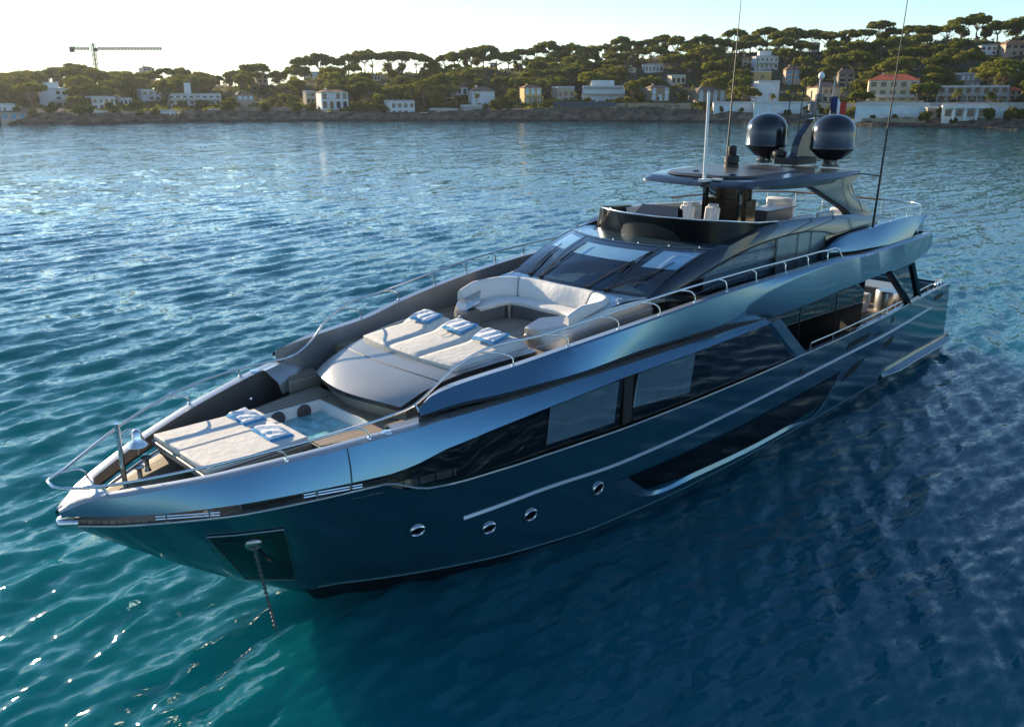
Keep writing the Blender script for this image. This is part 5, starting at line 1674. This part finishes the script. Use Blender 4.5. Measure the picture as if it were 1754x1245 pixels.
def wall_strip(px0, px1, yt, yb, q, m, label, name="garden_wall", cat="wall"):
    n = max(2, int((px1-px0)/15))
    fr_, bk = [], []
    ft, bt = [], []
    for i in range(n+1):
        px = px0+(px1-px0)*i/n
        x, y = place(px, q); x2, y2 = place(px, q+.6)
        dist = SHORE(px)+q
        zt, zb_ = CAM.z+dist*slope_of(px, yt), CAM.z+dist*slope_of(px, yb)-2
        fr_.append((x, y, zb_)); ft.append((x, y, zt)); bt.append((x2, y2, zt)); bk.append((x2, y2, zb_))
    b = MB().loft([fr_, ft, bt, bk])
    b.add([fr_[0], ft[0], bt[0], bk[0]], [(0, 1, 2, 3)]); b.add([fr_[-1], ft[-1], bt[-1], bk[-1]], [(3, 2, 1, 0)])
    return tag(b.build(name, m), label, cat)
wall_strip(203, 270, 191, 204, 6, WALLS['stone'], "stone sea wall left of the white boat hut")
wall_strip(128, 180, 190, 200, 8, WALLS['white'], "low white wall below the low white villa")
wall_strip(690, 741, 193, 200, 7, WALLS['white'], "low white wall right of the small white beach house")
wall_strip(947, 1054, 175, 186, 12, mat("blue_fence", (.045, .07, .10), .7, 0, noise=.2, nscale=.4), "dark blue-grey fence below the modern glass villa", "garden_fence", "fence")
wall_strip(1056, 1185, 177, 186, 12, WALLS['stone'], "stone retaining wall below the stone house with pale shutters")
wall_strip(1250, 1600, 177, 183, 15, WALLS['beige'], "white parapet running above the boathouses")
wall_strip(1475, 1592, 203, 219, 4, WALLS['stone'], "rough stone quay wall under the white sea wall building", "quay_wall")
wall_strip(1600, 1760, 176, 184, 15, WALLS['grey'], "grey road wall below the arcaded building")
wall_strip(1677, 1800, 107, 116, 110, WALLS['grey'], "grey retaining wall high on the slope at the right edge")
wall_strip(400, 520, 184, 196, 10, WALLS['stone'], "stone garden wall below the pink house")

# ------------------------------------------------------------------ trees
def leaf_mat(name, c, c2, tr=.35):
    m = bpy.data.materials.new(name)
    m.use_nodes = True
    nt = m.node_tree
    out = nt.nodes["Material Output"]; nt.nodes.remove(nt.nodes["Principled BSDF"])
    oi = nt.nodes.new("ShaderNodeObjectInfo")
    geo = nt.nodes.new("ShaderNodeNewGeometry")
    ad = nt.nodes.new("ShaderNodeMath"); ad.operation = 'MULTIPLY_ADD'; ad.inputs[1].default_value = .6
    nt.links.new(oi.outputs['Random'], ad.inputs[0])
    m2 = nt.nodes.new("ShaderNodeMath"); m2.operation = 'MULTIPLY'; m2.inputs[1].default_value = .4
    nt.links.new(geo.outputs['Random Per Island'], m2.inputs[0]); nt.links.new(m2.outputs[0], ad.inputs[2])
    mx = nt.nodes.new("ShaderNodeMix"); mx.data_type = 'RGBA'
    mx.inputs[6].default_value = (*c, 1); mx.inputs[7].default_value = (*c2, 1)
    nt.links.new(ad.outputs[0], mx.inputs[0])
    d = nt.nodes.new("ShaderNodeBsdfDiffuse"); t = nt.nodes.new("ShaderNodeBsdfTranslucent")
    nt.links.new(mx.outputs[2], d.inputs[0]); br = nt.nodes.new('ShaderNodeMix'); br.data_type = 'RGBA'; br.blend_type = 'MULTIPLY'; br.inputs[0].default_value = 1; br.inputs[7].default_value = (1.9, 1.75, 1.2, 1)
    nt.links.new(mx.outputs[2], br.inputs[6]); nt.links.new(br.outputs[2], t.inputs[0])
    s = nt.nodes.new("ShaderNodeMixShader"); s.inputs[0].default_value = tr
    nt.links.new(d.outputs[0], s.inputs[1]); nt.links.new(t.outputs[0], s.inputs[2]); nt.links.new(s.outputs[0], out.inputs[0])
    return m
PINE = leaf_mat("pine_needles", (.075, .10, .022), (.19, .19, .038), .5)
OAK = leaf_mat("broad_leaves", (.06, .085, .02), (.155, .16, .034), .5)
PALM = leaf_mat("palm_fronds", (.07, .085, .02), (.15, .14, .035))
BARK = mat("pine_bark", (.20, .145, .10), .9, 0, noise=.3, nscale=1.5)
def leaf_cloud(b, rg, c, rad, n, size, flat_bottom=False, shell=.6):
    for _ in range(n):
        while True:
            p = Vector((rg.gauss(0, 1), rg.gauss(0, 1), rg.gauss(0, 1))).normalized()
            if not (flat_bottom and p.z < -.25): break
        k = shell+(1-shell)*rg.random()
        o = Vector((c[0]+p.x*rad[0]*k, c[1]+p.y*rad[1]*k, c[2]+p.z*rad[2]*k))
        nrm = (p+Vector((rg.uniform(-.5, .5), rg.uniform(-.5, .5), rg.uniform(-.4, .6)))).normalized()
        a = nrm.orthogonal().normalized(); e = nrm.cross(a)
        th = rg.uniform(0, 3.14); a, e = a*math.cos(th)+e*math.sin(th), e*math.cos(th)-a*math.sin(th)
        s = size*rg.uniform(.6, 1.35)
        b.add([o-a*s-e*s*.6, o+a*s*.9-e*s*.7, o+a*s*1.1+e*s*.5, o-a*s*.7+e*s*.8], [(0, 1, 2, 3)])
def limb(b, p, q, r0, r1, rg, n=5):
    P = []
    for i in range(n+1):
        t = i/n
        w = (0 if i in (0, n) else 1)*.04*(Vector(q)-Vector(p)).length
        P.append(Vector(p).lerp(Vector(q), t)+Vector((rg.uniform(-w, w), rg.uniform(-w, w), 0)))
    b.tube(P, r0, 6, r2=r1)
def pine_mesh(seed, hgt=12.0, wid=7.0, thick=4.0):
    rg = random.Random(seed)
    tb, cb = MB(), MB()
    fork = hgt*rg.uniform(.30, .42)
    lean = Vector((rg.uniform(-.9, .9), rg.uniform(-.9, .9), 0))
    f0 = Vector((0, 0, fork))+lean*.5
    limb(tb, (0, 0, -1.5), f0, .45, .32, rg)
    nl = rg.randint(10, 13)
    for k in range(nl):
        a = 6.28*k/nl*2+rg.uniform(-.5, .5); rr = wid*math.sqrt(rg.uniform(.05, 1))*.74
        z = hgt-thick*.55-(rr/wid)**2*thick*.75+rg.uniform(-.5, .5)
        c = Vector((math.cos(a)*rr, math.sin(a)*rr, z))+lean
        limb(tb, f0, c-Vector((0, 0, .6)), .20, .07, rg)
        R = wid*rg.uniform(.27, .40)
        leaf_cloud(cb, rg, c, (R, R, thick*rg.uniform(.36, .5)), 130, .44, True, .66)
        for _ in range(4):
            a2, k2 = rg.uniform(0, 6.28), rg.uniform(.6, 1.0)
            leaf_cloud(cb, rg, c+Vector((math.cos(a2)*R*k2, math.sin(a2)*R*k2, rg.uniform(-.3, .8))), (R*.38, R*.38, thick*.22), 28, .36, True, .5)
    return tb, cb
def bushy_mesh(seed, hgt=8.0, wid=4.0):
    rg = random.Random(seed)
    tb, cb = MB(), MB()
    limb(tb, (0, 0, -1.5), (0, 0, hgt*.5), .35, .2, rg)
    for k in range(11):
        a = rg.uniform(0, 6.28); rr = wid*rg.uniform(.1, .6); z = hgt*rg.uniform(.3, .8)
        rr *= 1.2-abs(z/hgt-.45)
        c = Vector((math.cos(a)*rr, math.sin(a)*rr, z))
        limb(tb, (0, 0, hgt*.35), c, .12, .04, rg, 3)
        R = wid*rg.uniform(.32, .5)
        leaf_cloud(cb, rg, c, (R, R, R*.85), 95, .36, False, .6)
    return tb, cb
def palm_mesh(seed, hgt=9.0):
    rg = random.Random(seed)
    tb, cb = MB(), MB()
    limb(tb, (0, 0, -1), (rg.uniform(-.3, .3), rg.uniform(-.3, .3), hgt), .28, .22, rg)
    leaf_cloud(cb, rg, (0, 0, hgt-.9), (.55, .55, .9), 60, .3, False, .5)
    for k in range(34):
        a = 6.28*rg.random(); up_ = rg.uniform(-.5, 1.1); L = rg.uniform(1.8, 2.6)
        d = Vector((math.cos(a), math.sin(a), 0)); s = Vector((-d.y, d.x, 0))
        pts = [Vector((0, 0, hgt))+d*L*t*math.cos(up_*(1-t))+Vector((0, 0, L*(up_*t-.75*t*t))) for t in (0, .3, .6, .85, 1)]
        wd = (.05, .32, .36, .22, .02)
        for i in range(4):
            for sg in (1, -1):
                cb.add([pts[i], pts[i+1], pts[i+1]+s*sg*wd[i+1]-Vector((0, 0, .18)), pts[i]+s*sg*wd[i]-Vector((0, 0, .12))], [(0, 1, 2, 3)])
    return tb, cb
def proto(maker, name, leaf):
    tb, cb = maker
    def me(b, n, m):
        q = bpy.data.meshes.new(n); q.from_pydata(b.v, [], b.f); q.materials.append(m); q.update()
        return q
    return me(tb, "trunk", BARK), me(cb, "crown", leaf), name
PROTO = {'pine': [proto(pine_mesh(s, 12, w, t), "umbrella_pine", PINE) for s, w, t in ((1, 7.6, 4.2), (2, 6.4, 5.0), (3, 8.2, 3.8), (4, 6.0, 4.6), (5, 7.0, 5.4), (6, 7.8, 4.8), (7, 6.4, 3.8))],
         'bushy': [proto(bushy_mesh(s, 8.5, w), "bushy_tree", OAK) for s, w in ((21, 4.2), (22, 3.6), (23, 4.6))],
         'palm': [proto(palm_mesh(s, h), "palm_tree", PALM) for s, h in ((31, 9), (32, 7.5), (33, 10))],
         'shrub': [proto(bushy_mesh(s, 3.2, 2.2), "garden_shrub", OAK) for s in (41, 42)]}
TREES = []
def plant(kind, px, q, scale, rg, lift=0.0):
    tm, cm, name = rg.choice(PROTO[kind])
    x, y = place(px, q)
    root = empty(name, (x, y, ground(px, q)-.2+lift), rg.uniform(0, 6.28))
    s2 = scale*rg.uniform(.92, 1.08)
    root.scale = (s2, s2, scale)
    for n_, me in (("trunk", tm), ("crown", cm)):
        o = bpy.data.objects.new(n_, me); COL.objects.link(o); o.parent = root
    TREES.append([kind, px, q, scale, root])
    return root
def blocks(px, q, half, top, rg):
    """would a crown here hide a house?"""
    x, y = place(px, q); z = ground(px, q)
    xx, y_t = pix((x, y, z+top)); _, y_b = pix((x, y, z))
    hw = half/(SHORE(px)+q)*1452
    for (a, b_, yt, yb, r, _l) in HOUSES:
        if r < SHORE(px)+q-half*.5: continue
        ov = min(px+hw, b_)-max(px-hw, a)
        if ov <= 0: continue
        if min(y_b, yb)-max(y_t, yt) <= 2: continue
        if ov > .22*(b_-a): return True
    return False
rt = random.Random(77)
def inside(px, q, w):
    for (a, b_, yt, yb, r, _l) in HOUSES:
        if a-w < px < b_+w and -2 < (SHORE(px)+q)-r < 9: return True
    return False
# skyline row: tall crowns cutting the sky
SKYPX = [-60, -20, 20, 38, 62, 84, 104, 128, 148, 176, 190, 214, 236, 262, 290, 318, 344, 372, 398, 424, 446, 474, 500, 524, 546, 572, 598, 622, 644, 668, 690, 716, 738, 764, 786, 806, 828, 850, 872, 892,
         916, 938, 962, 984, 1008, 1034, 1058, 1082, 1106, 1130, 1154, 1178, 1204, 1230, 1254, 1280, 1306, 1332, 1358, 1386, 1412, 1438, 1464, 1492, 1520, 1548, 1576, 1604, 1632, 1662, 1690, 1718, 1748, 1780]
for px in SKYPX:
    sc = rt.uniform(.85, 1.15)
    if px < 420: sc *= .9
    plant('pine', px+rt.uniform(-6, 6), CREST(px)+rt.uniform(-14, 2), sc, rt)
# the slope, in rows from the crest down to the shore
def fill(kind, n, q0, q1, s0, s1, lim, half, top, x0=-70, x1=1830):
    got, tries = 0, 0
    while got < n and tries < 6000:
        tries += 1
        px = rt.uniform(x0, x1); t = rt.random()**.85; q = q0+(min(q1, CREST(px)*.95)-q0)*t
        sc = rt.uniform(s0, s1)
        ok = True
        for (k, p2, q2, s2, _o) in TREES:
            dd = math.hypot((px-p2)*(SHORE(px)+q)/1452, (q-q2))
            if dd < lim*(sc+s2)*.5: ok = False; break
        if not ok or inside(px, q, 6) or blocks(px, q, half*sc, top*sc, rt): continue
        plant(kind, px, q, sc, rt); got += 1
fill('pine', 212, 26, 185, .72, 1.08, 8.2, 5.6, 12)
fill('bushy', 104, 16, 150, .65, 1.1, 5.0, 3.6, 8)
for px in range(-50, 1820, 44):
    plant('bushy', px+rt.uniform(-15, 15), CREST(px)+rt.uniform(-4, 6), rt.uniform(.75, 1.1), rt)
fill('shrub', 90, 10, 60, .7, 1.25, 3.2, 1.8, 3)
for px, q, sc in ((706, 24, .95), (716, 27, 1.0), (725, 22, 1.05), (735, 26, 1.1), (744, 23, 1.0), (752, 28, 1.05), (762, 24, .9), (816, 16, .7), (1271, 22, .9), (1325, 12, .75),
                  (214, 128, 1.0), (228, 132, .8), (201, 130, .85), (1640, 16, .9), (1700, 18, .9), (430, 60, .9), (782, 30, 1.1)):
    plant('palm', px, q, sc, rt)
for px, q, sc in ((1238, 6.5, .7), (1272, 7, .55), (1301, 6.5, .8), (1352, 7, .6), (1404, 9, 1.2), (1424, 8, 1.0), (1446, 9, .9), (1466, 8, 1.1), (1500, 5.5, .5), (1538, 5.5, .6), (1592, 5, 1.1), (1606, 8, 1.2), (1640, 4.5, .6), (1700, 7, 1.1), (1738, 8, 1.2),
                  (1256, 14, 1.0), (1290, 14, .9), (1384, 14, 1.1), (1494, 13, .9), (1560, 13, 1.1), (20, 6, 1.1), (50, 6, .9), (84, 7, 1.2), (132, 7, 1.1), (150, 8, .9), (188, 7, 1.2), (236, 4.5, .7), (262, 5, .8), (310, 5, .6), (386, 8, 1.2), (452, 9, 1.1), (506, 9, 1.2), (620, 9, 1.3), (640, 10, 1.2), (656, 8, 1.0), (850, 9, 1.3), (872, 9, 1.2), (936, 10, 1.0)):
    plant('shrub', px, q, sc, rt)
# leafy undergrowth between the trunks
ub = MB(); ru = random.Random(9)
for _ in range(8000):
    px = ru.uniform(-90, 1850); q = 12+(CREST(px)+10-12)*ru.random()
    x, y = place(px, q); z = ground(px, q)
    if inside(px, q, 2): continue
    leaf_cloud(ub, ru, (x, y, z+.3), (1.3, 1.3, ru.uniform(.5, 1.5)), 5, .5, True, .4)
und = ub.build("undergrowth", OAK)
tag(und, "dark undergrowth covering the slope between the pines", "undergrowth", kind='stuff')

# the wood goes on past both ends of the settled shore
fb = MB()
for _ in range(1500):
    px = ru.choice((ru.uniform(-760, -95), ru.uniform(1860, 2300))); q = 14+CREST(px)*ru.random()
    x, y = place(px, q)
    R = ru.uniform(2.5, 4.5)
    leaf_cloud(fb, ru, (x, y, ground(px, q)+R*.9), (R, R, R*.8), 26, .9, True, .6)
wood = fb.build("coastal_wood", OAK)
tag(wood, "unbroken wood covering the coast beyond the houses", "wood", kind='stuff')

# label every tree by what it stands by
groups = {}
KN = {'pine': 'umbrella pine', 'bushy': 'bushy round tree', 'palm': 'palm', 'shrub': 'low green shrub'}
def short(l):
    for stop in (' with ', ' standing ', ' at ', ' half ', ' between ', ' under ', ' right ', ' left ', ' above ', ' below ', ' beside ', ' on ', ' behind ', ' near ', ' high ', ' among ', ' directly ', ' close '):
        i = l.find(stop)
        if i > 8: l = l[:i]
    return l
for t in TREES:
    kind, px, q, sc, o = t
    best = min(HOUSES, key=lambda h: abs((h[0]+h[1])/2-px)*.25+abs(h[4]-SHORE(px)-q)*.6+(0 if -40 < px < 1800 else 0))
    near = short(best[5])
    rel = "behind" if SHORE(px)+q > best[4]+6 else ("before" if SHORE(px)+q < best[4]-6 else "beside")
    if q > CREST(px)-16 and kind == 'pine':
        base = f"umbrella pine on the skyline above the {near}"
    else:
        base = f"{KN[kind]} {rel} the {near}"
    groups.setdefault(base, []).append((px, o, kind))
ORD = ["first", "second", "third", "fourth", "fifth", "sixth", "seventh", "eighth", "ninth", "tenth", "eleventh", "twelfth", "thirteenth", "fourteenth", "fifteenth", "sixteenth"]
for base, lst in groups.items():
    lst.sort(key=lambda a: a[0])
    for i, (px, o, kind) in enumerate(lst):
        lab = base if len(lst) == 1 else f"{base}, {ORD[min(i, 15)]} from the left there"
        w_ = lab.split()
        if len(w_) > 16: lab = ' '.join(base.split()[:12])+f", {ORD[min(i, 15)]} there"
        tag(o, lab, {'pine': 'pine tree', 'bushy': 'tree', 'palm': 'palm tree', 'shrub': 'shrub'}[kind],
            {'pine': 'umbrella pines on the hillside', 'bushy': 'bushy trees on the hillside', 'palm': 'palms along the shore', 'shrub': 'garden shrubs along the shore'}[kind])

# ------------------------------------------------------------------ tower crane beyond the hill
cpx, cr = 171, 560
ca = bearing(cpx)
cx, cy = CAM.x+cr*math.cos(ca), CAM.y+cr*math.sin(ca)
crane = empty("tower_crane", (cx, cy, 8.0), ca-math.pi/2)
tag(crane, "pale tower crane standing beyond the wooded hill at the left", "crane")
zt = CAM.z+cr*slope_of(cpx, 84)
CR = mat("crane_paint", (.34, .25, .16), .6); CRD = mat("crane_dark", (.05, .05, .055), .6)
def lattice(b, p, q, w, n):
    p, q = Vector(p), Vector(q); d = (q-p).normalized()
    u = d.orthogonal().normalized(); v = d.cross(u)
    cs = [(u*a+v*c)*w for a, c in ((1, 1), (-1, 1), (-1, -1), (1, -1))]
    for c in cs: b.tube([p+c, q+c], .24, 4)
    for i in range(n):
        a0, a1 = p.lerp(q, i/n), p.lerp(q, (i+1)/n)
        for k in range(4): b.tube([a0+cs[k], a1+cs[(k+1) % 4]], .1, 4)
b = MB(); lattice(b, (0, 0, -10), (0, 0, zt-8+3), .75, 16); b.tube([(0, 0, -10), (0, 0, zt-8+3)], .5, 6); b.build("mast", CR, crane)
b = MB(); lattice(b, (2, 0, zt-8), (36, 0, zt-8+.6), .5, 20); b.tube([(2, 0, zt-8), (36, 0, zt-8+.6)], .28, 5); b.build("jib", CR, crane)
b = MB(); lattice(b, (-2, 0, zt-8), (-12, 0, zt-8), .5, 6); b.tube([(-2, 0, zt-8), (-12, 0, zt-8)], .28, 5); b.build("counter_jib", CR, crane)
MB().box((-11, 0, zt-8-.8), (2.6, 1.6, 2.6)).build("counterweight", CRD, crane)
MB().box((1.2, 0, zt-8-.6), (1.8, 1.6, 2.0)).build("cab", CRD, crane)
MB().tube([(4, 0, zt-8), (4, 0, zt-8-2.5)], .06, 4).build("hook_rope", CRD, crane)

# ------------------------------------------------------------------ the hazy air over the bay
HAZE = 0.00006
x0, x1, y0, y1 = -900, 400, -1000, 500
b = MB().box(((x0+x1)/2, (y0+y1)/2, 48), (x1-x0, y1-y0, 100))
hz = b.build("haze", mat("unused_haze"))
hm_ = bpy.data.materials.new("haze_air")
hm_.use_nodes = True
nt = hm_.node_tree
nt.nodes.remove(nt.nodes["Principled BSDF"])
pv = nt.nodes.new("ShaderNodeVolumePrincipled")
pv.inputs['Color'].default_value = (.88, .92, .97, 1)
pv.inputs['Density'].default_value = HAZE
pv.inputs['Anisotropy'].default_value = .55
nt.links.new(pv.outputs[0], nt.nodes["Material Output"].inputs['Volume'])
hz.data.materials.clear(); hz.data.materials.append(hm_)
tag(hz, "thin sunlit haze over the bay", "haze", kind='stuff')

# port and starboard twins drawn together become a part each
def split_sides(o):
    me = o.data
    n = len(me.vertices)
    co = np.empty(n*3); me.vertices.foreach_get('co', co); y = co.reshape(-1, 3)[:, 1]
    if not (y.min() < -.02 and y.max() > .02): return
    for e in me.edges:
        a, b_ = y[e.vertices[0]], y[e.vertices[1]]
        if a*b_ <= 0: return
    import bmesh
    new = o.copy(); new.data = me.copy(); COL.objects.link(new)
    for ob, sg in ((o, 1), (new, -1)):
        bm = bmesh.new(); bm.from_mesh(ob.data)
        bmesh.ops.delete(bm, geom=[v for v in bm.verts if v.co.y*sg < 0], context='VERTS')
        bm.to_mesh(ob.data); bm.free()
    for ch in list(o.children):
        if ch.type == 'MESH' and len(ch.data.vertices) and sum(v.co.y for v in ch.data.vertices) < 0: ch.parent = new
for o in list(yacht.children_recursive):
    if o.type == 'MESH': split_sides(o)
